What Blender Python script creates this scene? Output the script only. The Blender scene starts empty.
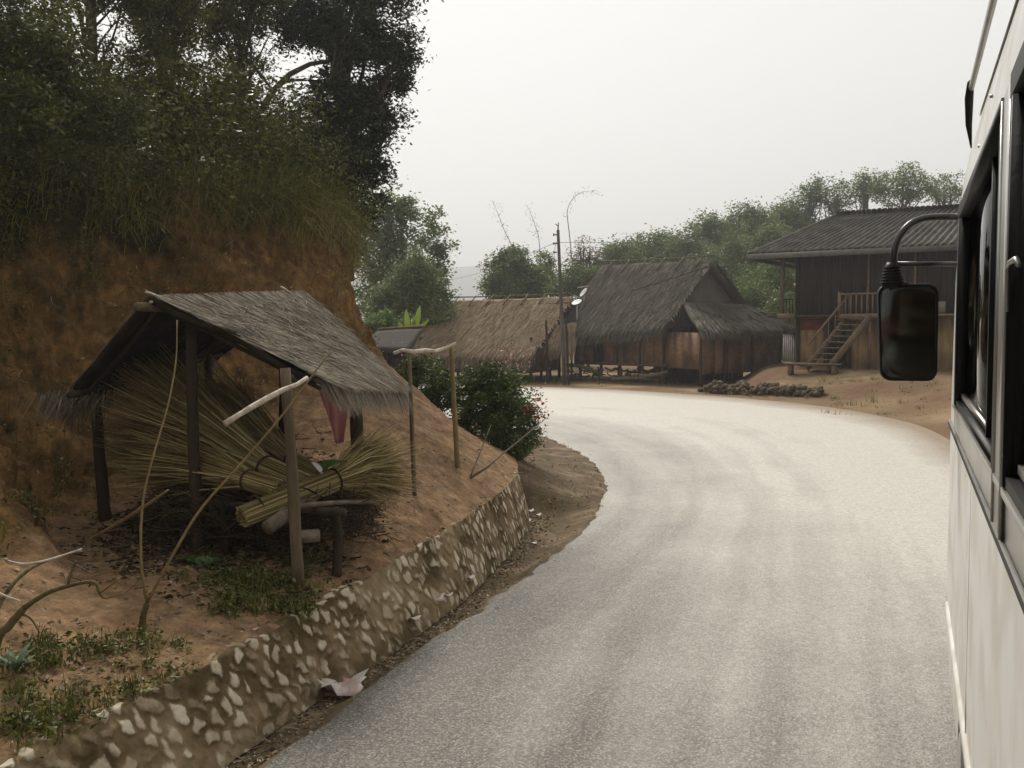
import bpy, math, random
import numpy as np
from mathutils import Vector, noise as mnoise
from mathutils.bvhtree import BVHTree
random.seed(7); rng = np.random.default_rng(11)
C = bpy.context.scene.collection
PI = math.pi
V = lambda *a: np.array(a, float)

# ------------------------------------------------------------------ camera geometry used for surveying the place
CAM = V(0, 0, 2.2); F = 1000.0; HY = 330.0
TH = math.atan((384 - HY) / F)
def ray(px, py):
    x = (px - 512) / F; y = (384 - py) / F
    return V(x, math.cos(TH) + y * math.sin(TH), -math.sin(TH) + y * math.cos(TH))
def at(px, py, Y):
    d = ray(px, py); return CAM + d * (Y / d[1])
def gp(px, py, z=0.0):
    d = ray(px, py); return CAM + d * ((z - CAM[2]) / d[2])

# ------------------------------------------------------------------ mesh building
class QM:
    def __init__(s): s.v = []; s.f = []; s.t = []; s.n = 0
    def add(s, v, f, t=None):
        v = np.asarray(v, float).reshape(-1, 3)
        f = np.asarray(f, int); f = f.reshape(len(f), -1)
        s.v.append(v); s.f.append(f + s.n); s.n += len(v)
        s.t.append(np.full(len(f), .5) if t is None else np.broadcast_to(np.asarray(t, float), (len(f),)))
        return s
    def box(s, c, size, rz=0.0, t=None):
        h = np.array(size, float) / 2
        p = np.array([[x, y, z] for x in (-1, 1) for y in (-1, 1) for z in (-1, 1)], float) * h
        ca, sa = math.cos(rz), math.sin(rz)
        p = np.stack([p[:, 0] * ca - p[:, 1] * sa, p[:, 0] * sa + p[:, 1] * ca, p[:, 2]], 1) + np.array(c, float)
        s.add(p, [[0, 1, 3, 2], [4, 6, 7, 5], [0, 4, 5, 1], [2, 3, 7, 6], [0, 2, 6, 4], [1, 5, 7, 3]], t); return s
    def beam(s, a, b, w, h, t=None, up=(0, 0, 1)):
        a = np.array(a, float); b = np.array(b, float); d = b - a; d /= np.linalg.norm(d)
        u = np.cross(d, up); u /= max(1e-6, np.linalg.norm(u)); n = np.cross(u, d)
        p = [q + su * u * w / 2 + sn * n * h / 2 for q in (a, b) for su in (-1, 1) for sn in (-1, 1)]
        s.add(p, [[0, 1, 3, 2], [4, 6, 7, 5], [0, 4, 5, 1], [2, 3, 7, 6], [0, 2, 6, 4], [1, 5, 7, 3]], t); return s
    def tube(s, pts, rad, k=7, t=None, wob=0.0):
        pts = np.array(pts, float); n = len(pts)
        rad = np.broadcast_to(np.array(rad, float), (n,)) if np.ndim(rad) == 0 else np.interp(np.linspace(0, 1, n), np.linspace(0, 1, len(rad)), rad)
        tan = np.gradient(pts, axis=0); tan /= np.linalg.norm(tan, axis=1)[:, None] + 1e-9
        ref = V(0, 0, 1) if abs(tan[0, 2]) < .9 else V(1, 0, 0)
        vs = []
        u = np.cross(tan[0], ref); u /= np.linalg.norm(u)
        for i in range(n):
            u = u - tan[i] * np.dot(u, tan[i]); u /= np.linalg.norm(u) + 1e-9
            w = np.cross(tan[i], u)
            for j in range(k):
                a = 2 * PI * j / k
                r = rad[i] * (1 + wob * random.uniform(-1, 1))
                vs.append(pts[i] + r * (math.cos(a) * u + math.sin(a) * w))
        vs += [pts[0], pts[-1]]
        fs = [[i * k + j, i * k + (j + 1) % k, (i + 1) * k + (j + 1) % k, (i + 1) * k + j] for i in range(n - 1) for j in range(k)]
        base = s.n
        s.add(vs, fs, t)
        caps = [[n * k, (j + 1) % k, j] for j in range(k)] + [[n * k + 1, (n - 1) * k + j, (n - 1) * k + (j + 1) % k] for j in range(k)]
        s.f.append(np.array(caps) + base); s.t.append(np.full(len(caps), .5 if t is None else t)); return s
    def patch(s, A, B, Cc, D, t=None):
        s.add([A, B, D, Cc], [[0, 1, 2, 3]], t); return s
    def slab(s, A, B, Cc, D, th, nu=12, nv=8, amp=0.0, seed=0):
        """thick sheet A-B ridge, C below A, D below B"""
        A, B, Cc, D = [np.array(q, float) for q in (A, B, Cc, D)]
        n = np.cross(B - A, Cc - A); n /= np.linalg.norm(n)
        if n[2] < 0: n = -n
        g = []
        for i in range(nu + 1):
            for j in range(nv + 1):
                a = i / nu; b = j / nv
                p = (A * (1 - a) + B * a) * (1 - b) + (Cc * (1 - a) + D * a) * b
                p = p + n * amp * mnoise.noise(Vector((a * 4 + seed, b * 3, seed)))
                if j == nv: p = p + (Cc - A) / np.linalg.norm(Cc - A) * amp * random.uniform(-1, 1.2)
                g.append(p)
        g = np.array(g); N = len(g); vs = np.vstack([g + n * th / 2, g - n * th / 2])
        ix = lambda i, j: i * (nv + 1) + j
        fs = []
        for i in range(nu):
            for j in range(nv):
                q = [ix(i, j), ix(i + 1, j), ix(i + 1, j + 1), ix(i, j + 1)]
                fs.append(q); fs.append([N + x for x in q[::-1]])
        for i in range(nu):
            fs.append([ix(i, 0), N + ix(i, 0), N + ix(i + 1, 0), ix(i + 1, 0)])
            fs.append([ix(i, nv), ix(i + 1, nv), N + ix(i + 1, nv), N + ix(i, nv)])
        for j in range(nv):
            fs.append([ix(0, j), ix(0, j + 1), N + ix(0, j + 1), N + ix(0, j)])
            fs.append([ix(nu, j), N + ix(nu, j), N + ix(nu, j + 1), ix(nu, j + 1)])
        s.add(vs, fs); return s
ORG = {}
def link(name, q, mat, parent=None, loc=None, smooth=False):
    me = bpy.data.meshes.new(name)
    v = np.concatenate(q.v); org = ORG[parent.name] if parent else (V(*loc) if loc is not None else V(0, 0, 0))
    v = v - org
    tot = sum(f.shape[0] for f in q.f)
    sizes = np.concatenate([np.full(f.shape[0], f.shape[1]) for f in q.f])
    idx = np.concatenate([f.reshape(-1) for f in q.f])
    me.vertices.add(len(v)); me.vertices.foreach_set('co', v.astype(np.float32).ravel())
    me.loops.add(len(idx)); me.loops.foreach_set('vertex_index', idx.astype(np.int32))
    me.polygons.add(tot)
    st = np.concatenate([[0], np.cumsum(sizes)[:-1]])
    me.polygons.foreach_set('loop_start', st.astype(np.int32))
    me.update(calc_edges=True)
    at_ = me.attributes.new('tint', 'FLOAT', 'FACE'); at_.data.foreach_set('value', np.concatenate(q.t).astype(np.float32))
    if smooth: me.polygons.foreach_set('use_smooth', np.ones(tot, bool))
    me.materials.append(mat)
    o = bpy.data.objects.new(name, me); C.objects.link(o)
    if parent: o.parent = parent
    elif loc is not None: o.location = loc
    ORG[o.name] = org
    return o
def tag(o, label=None, cat=None, group=None, kind=None):
    if label: o['label'] = label
    if cat: o['category'] = cat
    if group: o['group'] = group
    if kind: o['kind'] = kind
    return o
def thing(name, label, cat, loc, group=None):
    o = bpy.data.objects.new(name, None); C.objects.link(o); o.location = tuple(loc); o.empty_display_size = .1
    ORG[o.name] = V(*loc); return tag(o, label, cat, group)
def bevel(o, w=.01, seg=2):
    m = o.modifiers.new('bevel', 'BEVEL'); m.width = w; m.segments = seg; m.limit_method = 'ANGLE'; return o

# ------------------------------------------------------------------ materials
def mk(name):
    m = bpy.data.materials.new(name); m.use_nodes = True; nt = m.node_tree; nt.nodes.clear()
    return m, nt, nt.nodes, nt.links
def nd(N, t, **k):
    n = N.new(t)
    for a, b in k.items():
        if a in n.inputs.keys() if isinstance(a, str) and hasattr(n, 'inputs') else False: n.inputs[a].default_value = b
        else: setattr(n, a, b)
    return n
def ramp(N, stops):
    r = N.new('ShaderNodeValToRGB'); e = r.color_ramp.elements
    while len(e) < len(stops): e.new(.5)
    for i, (p, c) in enumerate(stops): e[i].position = p; e[i].color = (*c, 1) if len(c) == 3 else c
    return r
def noisy(name, stops, scale=5, detail=8, rough=.85, bump=.3, bscale=None, stretch=(1, 1, 1), rot=(0, 0, 0), tint=0.0, spec=.3, dist=.02, nrough=.6, metallic=0.0, trans=0.0, wear=None):
    m, nt, N, L = mk(name)
    out = N.new('ShaderNodeOutputMaterial'); p = N.new('ShaderNodeBsdfPrincipled')
    p.inputs['Roughness'].default_value = rough; p.inputs['Specular IOR Level'].default_value = spec; p.inputs['Metallic'].default_value = metallic
    tc = N.new('ShaderNodeTexCoord'); mp = N.new('ShaderNodeMapping'); mp.inputs['Scale'].default_value = stretch; mp.inputs['Rotation'].default_value = rot
    L.new(tc.outputs['Object'], mp.inputs['Vector'])
    n1 = nd(N, 'ShaderNodeTexNoise', Scale=scale, Detail=detail, Roughness=nrough); L.new(mp.outputs[0], n1.inputs['Vector'])
    fac = n1.outputs['Fac']
    if tint:
        a = N.new('ShaderNodeAttribute'); a.attribute_name = 'tint'
        mx = N.new('ShaderNodeMix'); mx.inputs[0].default_value = tint
        L.new(fac, mx.inputs[2]); L.new(a.outputs['Fac'], mx.inputs[3]); fac = mx.outputs[0]
    r = ramp(N, stops); L.new(fac, r.inputs[0]); col = r.outputs[0]
    if wear:
        n3 = nd(N, 'ShaderNodeTexNoise', Scale=wear[0], Detail=5.0); L.new(tc.outputs['Object'], n3.inputs['Vector'])
        r3 = ramp(N, [(.42, (0, 0, 0)), (.62, (1, 1, 1))]); L.new(n3.outputs['Fac'], r3.inputs[0])
        mm = N.new('ShaderNodeMix'); mm.data_type = 'RGBA'; L.new(r3.outputs[0], mm.inputs[0]); L.new(col, mm.inputs[6]); mm.inputs[7].default_value = (*wear[1], 1)
        col = mm.outputs[2]
    L.new(col, p.inputs['Base Color'])
    if bump:
        n2 = nd(N, 'ShaderNodeTexNoise', Scale=bscale or scale * 4, Detail=6.0); L.new(mp.outputs[0], n2.inputs['Vector'])
        b = N.new('ShaderNodeBump'); b.inputs['Strength'].default_value = bump; b.inputs['Distance'].default_value = dist
        L.new(n2.outputs['Fac'], b.inputs['Height']); L.new(b.outputs[0], p.inputs['Normal'])
    sh = p.outputs[0]
    if trans:
        t = N.new('ShaderNodeBsdfTranslucent'); L.new(col, t.inputs[0]); ms = N.new('ShaderNodeMixShader'); ms.inputs[0].default_value = trans
        L.new(sh, ms.inputs[1]); L.new(t.outputs[0], ms.inputs[2]); sh = ms.outputs[0]
    L.new(sh, out.inputs[0]); return m
def leafmat(name, dark, light, odd=None, tr=.25, rough=.5, scale=.8):
    st = [(.2, dark), (.75, light)] + ([(.97, odd)] if odd else [])
    return noisy(name, st, scale=scale, detail=3, rough=rough, bump=0, tint=.6, trans=tr, spec=.35)

# ------------------------------------------------------------------ generic organic helpers
def unit(a): return a / (np.linalg.norm(a, axis=-1, keepdims=True) + 1e-9)
def leaves(q, cen, size, asp=.45, flat=.0, t=None, droop=0):
    n = len(cen)
    if n == 0: return
    a = unit(rng.normal(size=(n, 3)) * V(1, 1, .6 if not flat else flat) + V(0, 0, -droop))
    r = unit(rng.normal(size=(n, 3))); b = unit(np.cross(a, r)); c = np.cross(a, b)
    L = size * rng.uniform(.6, 1.35, (n, 1)); W = L * asp * rng.uniform(.7, 1.2, (n, 1))
    p0 = cen - a * L / 2; p2 = cen + a * L / 2 - c * L * .12
    p1 = cen + b * W / 2 + c * L * .06 - a * L * .08; p3 = cen - b * W / 2 + c * L * .06 - a * L * .08
    v = np.stack([p0, p1, p2, p3], 1).reshape(-1, 3)
    q.add(v, np.arange(4 * n).reshape(n, 4), rng.uniform(0, 1, n) if t is None else t)
def clumps(blobs, n, shell=.55):
    """clump centres inside ellipsoids (cx,cy,cz,rx,ry,rz)"""
    w = np.array([b[3] * b[4] * b[5] for b in blobs]) ** .67; w /= w.sum()
    k = rng.choice(len(blobs), n, p=w); B = np.array(blobs)[k]
    d = unit(rng.normal(size=(n, 3))); r = rng.uniform(shell, 1.0, (n, 1)) ** .7
    return B[:, :3] + d * r * B[:, 3:6]
def crown(blobs, nc, per, cr, size, asp=.45, shell=.4, jag=.12):
    q = QM(); cc = clumps(blobs, nc, shell); cc += rng.normal(size=cc.shape) * jag
    ct = rng.uniform(0, 1, nc); rr = cr * rng.uniform(.5, 1.3, (nc, 1))
    cen = np.repeat(cc, per, 0) + rng.normal(size=(nc * per, 3)) * np.repeat(rr, per, 0) * V(.5, .5, .36)
    t = np.clip(np.repeat(ct, per) * .6 + rng.uniform(0, .4, nc * per), 0, 1)
    leaves(q, cen, size, asp, t=t)
    return q, cc
def curve(a, b, bend, n=8, sag=0.0):
    a = np.array(a, float); b = np.array(b, float); t = np.linspace(0, 1, n)[:, None]
    off = np.array(bend, float)
    return a + (b - a) * t + off * np.sin(t * PI) + V(0, 0, -sag) * np.sin(t * PI)
def tree(name, label, base, blobs, nc, per, cr, size, lm, bm, tr=.15, asp=.45, shell=.4, group=None, nb=14, bare=.0, cat='tree', fork=.45, lean=None, multi=1, jag=.12):
    root = thing(name, label, cat, base, group)
    q, cc = crown(blobs, nc, per, cr, size, asp, shell, jag)
    link('crown', q, lm, root)
    tq = QM(); base = np.array(base, float)
    B = np.array(blobs); cen = B[:, :3].mean(0); top = cen + V(0, 0, B[:, 5].max() * .4)
    for m in range(multi):
        tp = top + (np.clip(rng.normal(size=3), -1, 1) * B[:, 3].max() * V(.35, .35, .15) if multi > 1 else 0)
        ctr = curve(base - V(0, 0, .2), tp, rng.normal(size=3) * V(.5, .5, 0) * tr * 2, 10)
        tq.tube(ctr, [tr * 1.25, tr, tr * .75, tr * .3], 8, wob=.06)
        for j in range(nb // multi):
            s = ctr[random.randint(int(10 * fork), 8)]
            e = cc[random.randrange(len(cc))]
            mid = curve(s, e, np.clip(rng.normal(size=3), -1, 1) * .12 * np.linalg.norm(e - s), 6, sag=-.05 * np.linalg.norm(e - s))
            tq.tube(mid, [tr * .42, tr * .22, tr * .06], 5)
            for k2 in range(3):
                e2 = mid[3] + (cc[random.randrange(len(cc))] - mid[3]) * .3
                tq.tube(curve(mid[3], e2, (0, 0, 0), 4), [tr * .14, tr * .04], 4)
    link('trunk', tq, bm, root, smooth=True)
    return root
def blades(q, base, h, w, lean=.5, t=None, segs=3, dirs=None, grav=.6):
    n = len(base); d = rng.normal(size=(n, 3)) * V(1, 1, 0) if dirs is None else dirs
    d = unit(d); H = h * rng.uniform(.5, 1.2, (n, 1)); side = unit(np.cross(d, V(0, 0, 1)) + rng.normal(size=(n, 3)) * .3)
    ln = lean * rng.uniform(.3, 1.3, (n, 1)); ring = []
    for i in range(segs + 1):
        s = i / segs
        p = base + d * H * ln * s ** 1.6 + V(0, 0, 1) * H * (s - grav * ln * s ** 2.2)
        ww = w * (1 - s ** 1.5) * .5 + w * .04
        ring += [p - side * ww, p + side * ww]
    v = np.stack(ring, 1); m = 2 * (segs + 1)
    f = np.concatenate([np.array([[2 * i, 2 * i + 1, 2 * i + 3, 2 * i + 2]]) for i in range(segs)])
    fa = (np.arange(n)[:, None, None] * m + f[None]).reshape(-1, 4)
    tt = np.repeat(rng.uniform(0, 1, n) if t is None else t, segs)
    q.add(v.reshape(-1, 3), fa, tt)
def thatch(q, A, B, Cc, D, n, ln, wd, th=.05, jit=.12, lift=.03, fringe=0.15, tlo=0, droop=.35):
    A, B, Cc, D = [np.array(p, float) for p in (A, B, Cc, D)]
    nn = np.cross(B - A, Cc - A); nn /= np.linalg.norm(nn)
    if nn[2] < 0: nn = -nn
    s = rng.uniform(0, 1, (n, 1)); t = rng.uniform(tlo, 1, (n, 1)) ** .9
    k = rng.uniform(0, 1, (n, 1)) < fringe; t = np.where(k, rng.uniform(.93, 1.0, (n, 1)), t)
    p = (A * (1 - s) + B * s) * (1 - t) + (Cc * (1 - s) + D * s) * t
    dd = unit((Cc * (1 - s) + D * s) - (A * (1 - s) + B * s)); along = unit(B - A)
    dd = unit(dd + along * rng.normal(size=(n, 1)) * jit)
    L = ln * rng.uniform(.5, 1.2, (n, 1)); W = wd * rng.uniform(.6, 1.3, (n, 1))
    h0 = th / 2 + rng.uniform(0, lift, (n, 1)) * .3; h1 = th / 2 + rng.uniform(0, lift, (n, 1))
    sd = unit(np.cross(dd, nn) + nn * rng.normal(size=(n, 1)) * .5)
    h0 = np.where(k, th * rng.uniform(-.5, .5, (n, 1)), h0)
    dr = np.where(k, droop, 0) * L
    mid = p + dd * L * .5 + nn * (h0 + h1) / 2
    e = p + dd * L + nn * np.where(k, h0, h1) - V(0, 0, 1) * dr
    p = p + nn * h0
    v = np.stack([p - sd * W / 2, p + sd * W / 2, mid + sd * W / 2, mid - sd * W / 2, e + sd * W * .2, e - sd * W * .2], 1).reshape(-1, 3)
    b = np.arange(n)[:, None] * 6
    f = np.concatenate([b + np.array([0, 1, 2, 3]), b + np.array([3, 2, 4, 5])])
    tt = rng.uniform(0, 1, n); q.add(v, f, np.concatenate([tt, tt]))

# ------------------------------------------------------------------ material library
M = {}
M['earth'] = None
def earth_mat():
    m, nt, N, L = mk('cut_earth'); out = N.new('ShaderNodeOutputMaterial'); p = N.new('ShaderNodeBsdfPrincipled'); p.inputs['Roughness'].default_value = .95; p.inputs['Specular IOR Level'].default_value = .12
    tc = N.new('ShaderNodeTexCoord'); g = N.new('ShaderNodeNewGeometry'); sx = N.new('ShaderNodeSeparateXYZ'); L.new(tc.outputs['Object'], sx.inputs[0])
    n1 = nd(N, 'ShaderNodeTexNoise', Scale=1.1, Detail=9.0, Roughness=.65); L.new(tc.outputs['Object'], n1.inputs[0])
    mp = N.new('ShaderNodeMapping'); mp.inputs['Scale'].default_value = (5, 5, 1.0); L.new(tc.outputs['Object'], mp.inputs[0])
    n2 = nd(N, 'ShaderNodeTexNoise', Scale=1.6, Detail=9.0, Roughness=.7); L.new(mp.outputs[0], n2.inputs[0])
    r1 = ramp(N, [(.25, (.04, .022, .007)), (.42, (.10, .056, .02)), (.58, (.21, .118, .043)), (.78, (.36, .22, .095))]); 
    mx0 = N.new('ShaderNodeMix'); mx0.inputs[0].default_value = .55; L.new(n1.outputs[0], mx0.inputs[2]); L.new(n2.outputs[0], mx0.inputs[3]); L.new(mx0.outputs[0], r1.inputs[0])
    r2 = ramp(N, [(.3, (.12, .07, .036)), (.5, (.25, .155, .085)), (.7, (.42, .29, .175))]); L.new(mx0.outputs[0], r2.inputs[0])
    # flat benches carry pale dry soil, the cut face the raw ochre
    at_ = N.new('ShaderNodeAttribute'); at_.attribute_name = 'bench'
    m1 = N.new('ShaderNodeMix'); m1.data_type = 'RGBA'; L.new(at_.outputs['Fac'], m1.inputs[0]); L.new(r1.outputs[0], m1.inputs[6]); L.new(r2.outputs[0], m1.inputs[7])
    # moss and grown over patches
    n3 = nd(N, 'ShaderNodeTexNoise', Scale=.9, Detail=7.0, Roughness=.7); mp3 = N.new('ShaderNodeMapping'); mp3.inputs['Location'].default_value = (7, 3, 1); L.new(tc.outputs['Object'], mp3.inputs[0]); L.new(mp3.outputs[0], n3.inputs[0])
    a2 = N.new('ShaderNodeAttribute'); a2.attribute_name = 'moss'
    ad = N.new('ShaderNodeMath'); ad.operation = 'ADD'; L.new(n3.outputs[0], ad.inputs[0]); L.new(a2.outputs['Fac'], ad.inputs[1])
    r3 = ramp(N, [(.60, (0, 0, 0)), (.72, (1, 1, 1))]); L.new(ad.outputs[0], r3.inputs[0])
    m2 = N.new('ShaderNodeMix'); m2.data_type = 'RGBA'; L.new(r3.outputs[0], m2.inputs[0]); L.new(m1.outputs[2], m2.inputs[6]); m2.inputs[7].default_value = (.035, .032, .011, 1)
    n6 = nd(N, 'ShaderNodeTexNoise', Scale=6.5, Detail=10.0, Roughness=.75); L.new(tc.outputs['Object'], n6.inputs[0]); r6 = ramp(N, [(.3, (.45,) * 3), (.5, (1.15,) * 3), (.68, (1.9, 1.85, 1.75))]); L.new(n6.outputs[0], r6.inputs[0])
    m6 = N.new('ShaderNodeMix'); m6.data_type = 'RGBA'; m6.blend_type = 'MULTIPLY'; m6.inputs[0].default_value = .85; L.new(m2.outputs[2], m6.inputs[6]); L.new(r6.outputs[0], m6.inputs[7])
    L.new(m6.outputs[2], p.inputs['Base Color'])
    b = N.new('ShaderNodeBump'); b.inputs['Strength'].default_value = 1.0; b.inputs['Distance'].default_value = .05
    n4 = nd(N, 'ShaderNodeTexNoise', Scale=9.0, Detail=9.0, Roughness=.7); L.new(tc.outputs['Object'], n4.inputs[0]); L.new(n4.outputs[0], b.inputs['Height'])
    b2 = N.new('ShaderNodeBump'); b2.inputs['Strength'].default_value = .5; b2.inputs['Distance'].default_value = .01
    n5 = nd(N, 'ShaderNodeTexNoise', Scale=70.0, Detail=5.0); L.new(tc.outputs['Object'], n5.inputs[0]); L.new(n5.outputs[0], b2.inputs['Height']); L.new(b.outputs[0], b2.inputs['Normal'])
    L.new(b2.outputs[0], p.inputs['Normal']); L.new(p.outputs[0], out.inputs[0]); return m
M['earth'] = earth_mat()
M['dirt'] = noisy('dry_dirt', [(.3, (.12, .08, .04)), (.5, (.23, .16, .088)), (.7, (.38, .285, .175))], scale=.7, detail=12, rough=.95, bump=.9, bscale=7, dist=.07, spec=.15, wear=(.35, (.155, .09, .05)))
M['verge'] = noisy('gutter_dirt', [(.3, (.05, .036, .022)), (.5, (.14, .098, .06)), (.68, (.30, .22, .145))], scale=2.6, detail=12, rough=.95, bump=.9, bscale=24, dist=.02, spec=.15, wear=(1.7, (.115, .085, .045)))
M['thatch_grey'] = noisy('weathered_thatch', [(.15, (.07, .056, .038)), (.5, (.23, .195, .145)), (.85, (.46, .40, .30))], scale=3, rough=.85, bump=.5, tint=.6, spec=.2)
M['thatch_shade'] = noisy('shaded_thatch', [(.15, (.012, .009, .006)), (.5, (.032, .024, .016)), (.85, (.07, .05, .035))], scale=6, rough=.9, bump=.6, spec=.1)  # shade beneath the shelter roof put into the thatch colour
M['thatch_dark'] = noisy('old_thatch', [(.15, (.055, .045, .035)), (.5, (.13, .112, .09)), (.85, (.25, .22, .175))], scale=1.6, rough=.9, bump=.5, tint=.5, spec=.2)
M['thatch_tan'] = noisy('dry_thatch', [(.15, (.12, .08, .045)), (.5, (.27, .195, .12)), (.85, (.44, .33, .21))], scale=1.4, rough=.9, bump=.5, tint=.5, spec=.2)
M['straw'] = noisy('broom_straw', [(.1, (.10, .07, .025)), (.5, (.32, .25, .10)), (.9, (.64, .53, .27))], scale=4, rough=.7, bump=.2, tint=.7, spec=.3)
M['wood_dark'] = noisy('old_timber', [(.3, (.025, .017, .01)), (.6, (.065, .045, .028)), (.8, (.12, .09, .06))], scale=8, stretch=(1, 1, .15), rough=.85, bump=.5, tint=.3)
M['wood_post'] = noisy('round_post', [(.3, (.07, .05, .03)), (.55, (.16, .12, .075)), (.8, (.28, .22, .15))], scale=10, stretch=(1, 1, .15), rough=.85, bump=.6, tint=.2)
M['bark'] = noisy('bark', [(.3, (.05, .042, .03)), (.55, (.12, .10, .07)), (.8, (.22, .18, .13))], scale=8, stretch=(1, 1, .3), rough=.9, bump=.7)
M['bark_moss'] = noisy('mossy_bark', [(.3, (.05, .042, .018)), (.5, (.12, .10, .042)), (.7, (.2, .15, .08))], scale=9, rough=.9, bump=.7)
M['peeled'] = noisy('peeled_branch', [(.3, (.32, .26, .19)), (.5, (.58, .5, .4)), (.8, (.74, .68, .58))], scale=14, stretch=(1, 1, 1), rough=.7, bump=.4)
M['branch_grey'] = noisy('dead_branch', [(.3, (.10, .08, .055)), (.6, (.24, .19, .14))], scale=12, rough=.85, bump=.4)
M['pole_grey'] = noisy('grey_pole', [(.3, (.06, .052, .042)), (.6, (.13, .115, .095))], scale=6, stretch=(1, 1, .2), rough=.85, bump=.3)
M['bamboo'] = noisy('split_bamboo', [(.3, (.12, .085, .03)), (.6, (.26, .19, .08)), (.85, (.4, .3, .15))], scale=9, rough=.6, bump=.2, tint=.3)
M['mat_brown'] = noisy('woven_mat_wall', [(.25, (.17, .09, .052)), (.5, (.35, .205, .12)), (.8, (.5, .33, .20))], scale=3, detail=10, stretch=(1, 1, 3), rough=.9, bump=.6, bscale=30, tint=.12, wear=(.9, (.16, .10, .065)))
M['plank_dark'] = noisy('dark_plank', [(.3, (.018, .011, .008)), (.6, (.04, .024, .017)), (.85, (.07, .045, .032))], scale=4, stretch=(2, 2, .4), rough=.85, bump=.4, tint=.25)
M['plank_tan'] = noisy('tan_panel', [(.3, (.30, .20, .08)), (.6, (.46, .32, .15)), (.85, (.58, .43, .23))], scale=2.5, stretch=(2, 2, .5), rough=.85, bump=.3, tint=.1, wear=(1.0, (.24, .16, .085)))
M['plank_mid'] = noisy('stair_timber', [(.3, (.13, .085, .05)), (.6, (.24, .165, .105)), (.85, (.36, .27, .18))], scale=5, rough=.8, bump=.3, tint=.3)
M['roof_grey'] = noisy('fibre_cement', [(.3, (.04, .036, .03)), (.5, (.085, .077, .066)), (.75, (.16, .148, .13))], scale=1.3, detail=12, rough=.8, bump=.3, wear=(2.2, (.05, .045, .036)))
M['barge'] = noisy('barge_board', [(.3, (.09, .10, .085)), (.7, (.17, .18, .155))], scale=5, rough=.7, bump=.2)
M['rubble'] = noisy('rubble_stone', [(.3, (.07, .052, .035)), (.55, (.17, .13, .09)), (.8, (.3, .24, .17))], scale=4, rough=.95, bump=1, dist=.05)
M['leaf_dark'] = leafmat('dark_leaves', (.03, .038, .005), (.17, .18, .028), (.46, .42, .10), rough=.38)
M['leaf_black'] = leafmat('deep_leaves', (.012, .018, .005), (.042, .055, .015), (.09, .105, .03), tr=.15)
M['leaf_olive'] = leafmat('olive_leaves', (.055, .056, .008), (.25, .23, .035), (.46, .40, .07), tr=.3)
M['leaf_bush'] = leafmat('bush_leaves', (.025, .042, .008), (.13, .185, .04), (.30, .34, .11), tr=.2, scale=3)
M['leaf_mid'] = leafmat('mid_leaves', (.06, .09, .02), (.20, .26, .065), (.33, .38, .11), tr=.4)
M['leaf_light'] = leafmat('light_leaves', (.07, .11, .03), (.19, .27, .07), (.3, .36, .12), tr=.45)
M['leaf_grey'] = leafmat('greygreen_leaves', (.07, .095, .032), (.22, .26, .10), (.34, .37, .16), tr=.4)
M['leaf_weed'] = leafmat('weed_leaves', (.035, .042, .008), (.16, .175, .032), (.34, .34, .09), tr=.2, scale=3)
M['leaf_big'] = noisy('broad_leaf', [(.3, (.03, .075, .012)), (.7, (.07, .15, .03))], scale=6, rough=.4, bump=.2, trans=.2, spec=.5)
M['leaf_yellow'] = noisy('banana_leaf', [(.3, (.14, .2, .025)), (.7, (.25, .33, .06))], scale=3, rough=.45, bump=.1, trans=.4)
M['leaf_pale'] = noisy('pale_leaf', [(.3, (.11, .17, .10)), (.7, (.22, .3, .2))], scale=6, rough=.6, bump=.2, trans=.2)
M['grass_dry'] = leafmat('hanging_grass', (.08, .075, .012), (.30, .27, .05), (.52, .47, .13), tr=.3)
M['twig_dry'] = noisy('dry_litter', [(.2, (.10, .07, .04)), (.6, (.28, .21, .13)), (.9, (.5, .42, .3))], scale=5, rough=.9, bump=0, tint=.7)
M['litter_dark'] = noisy('dead_leaves', [(.2, (.022, .015, .008)), (.6, (.085, .058, .032)), (.9, (.2, .145, .085))], scale=5, rough=.9, bump=0, tint=.7)
M['pink'] = noisy('pink_cloth', [(.3, (.6, .36, .36)), (.7, (.72, .46, .45))], scale=5, rough=.9, bump=.2, trans=.4)
M['flower'] = noisy('red_petals', [(.3, (.30, .03, .03)), (.7, (.5, .1, .09))], scale=5, rough=.6, bump=0)
M['flower_pink'] = noisy('pink_petals', [(.3, (.34, .14, .15)), (.7, (.5, .26, .26))], scale=5, rough=.6, bump=0)
M['white_litter'] = noisy('white_plastic', [(.3, (.55, .5, .44)), (.7, (.8, .77, .72))], scale=6, rough=.5, bump=.2, trans=.15, wear=(9, (.55, .38, .33)))
M['red_cloth'] = noisy('faded_red_cloth', [(.3, (.16, .025, .02)), (.7, (.27, .05, .045))], scale=5, rough=.9, bump=.1)
M['metal_grey'] = noisy('dish_metal', [(.3, (.5, .5, .48)), (.7, (.68, .68, .66))], scale=5, rough=.5, bump=0)
M['concrete'] = noisy('grey_boards', [(.3, (.16, .15, .13)), (.7, (.3, .28, .25))], scale=3, rough=.9, bump=.3)
M['hill'] = noisy('wooded_hill', [(.35, (.03, .045, .025)), (.65, (.07, .09, .05))], scale=.03, detail=12, rough=1, bump=0)
M['bus_white'] = noisy('bus_paint', [(.3, (.82, .81, .78)), (.7, (.87, .86, .83))], scale=2, detail=8, rough=.32, bump=.03, bscale=3, dist=.01, spec=.5, wear=(3.5, (.68, .65, .58)))
M['bus_trim'] = noisy('aluminium_trim', [(.3, (.34, .33, .31)), (.7, (.5, .49, .46))], scale=6, rough=.3, bump=.05, metallic=.7)
M['rubber'] = noisy('black_rubber', [(.3, (.004, .004, .004)), (.7, (.009, .009, .008))], scale=9, rough=.5, bump=.1, spec=.25)
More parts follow.
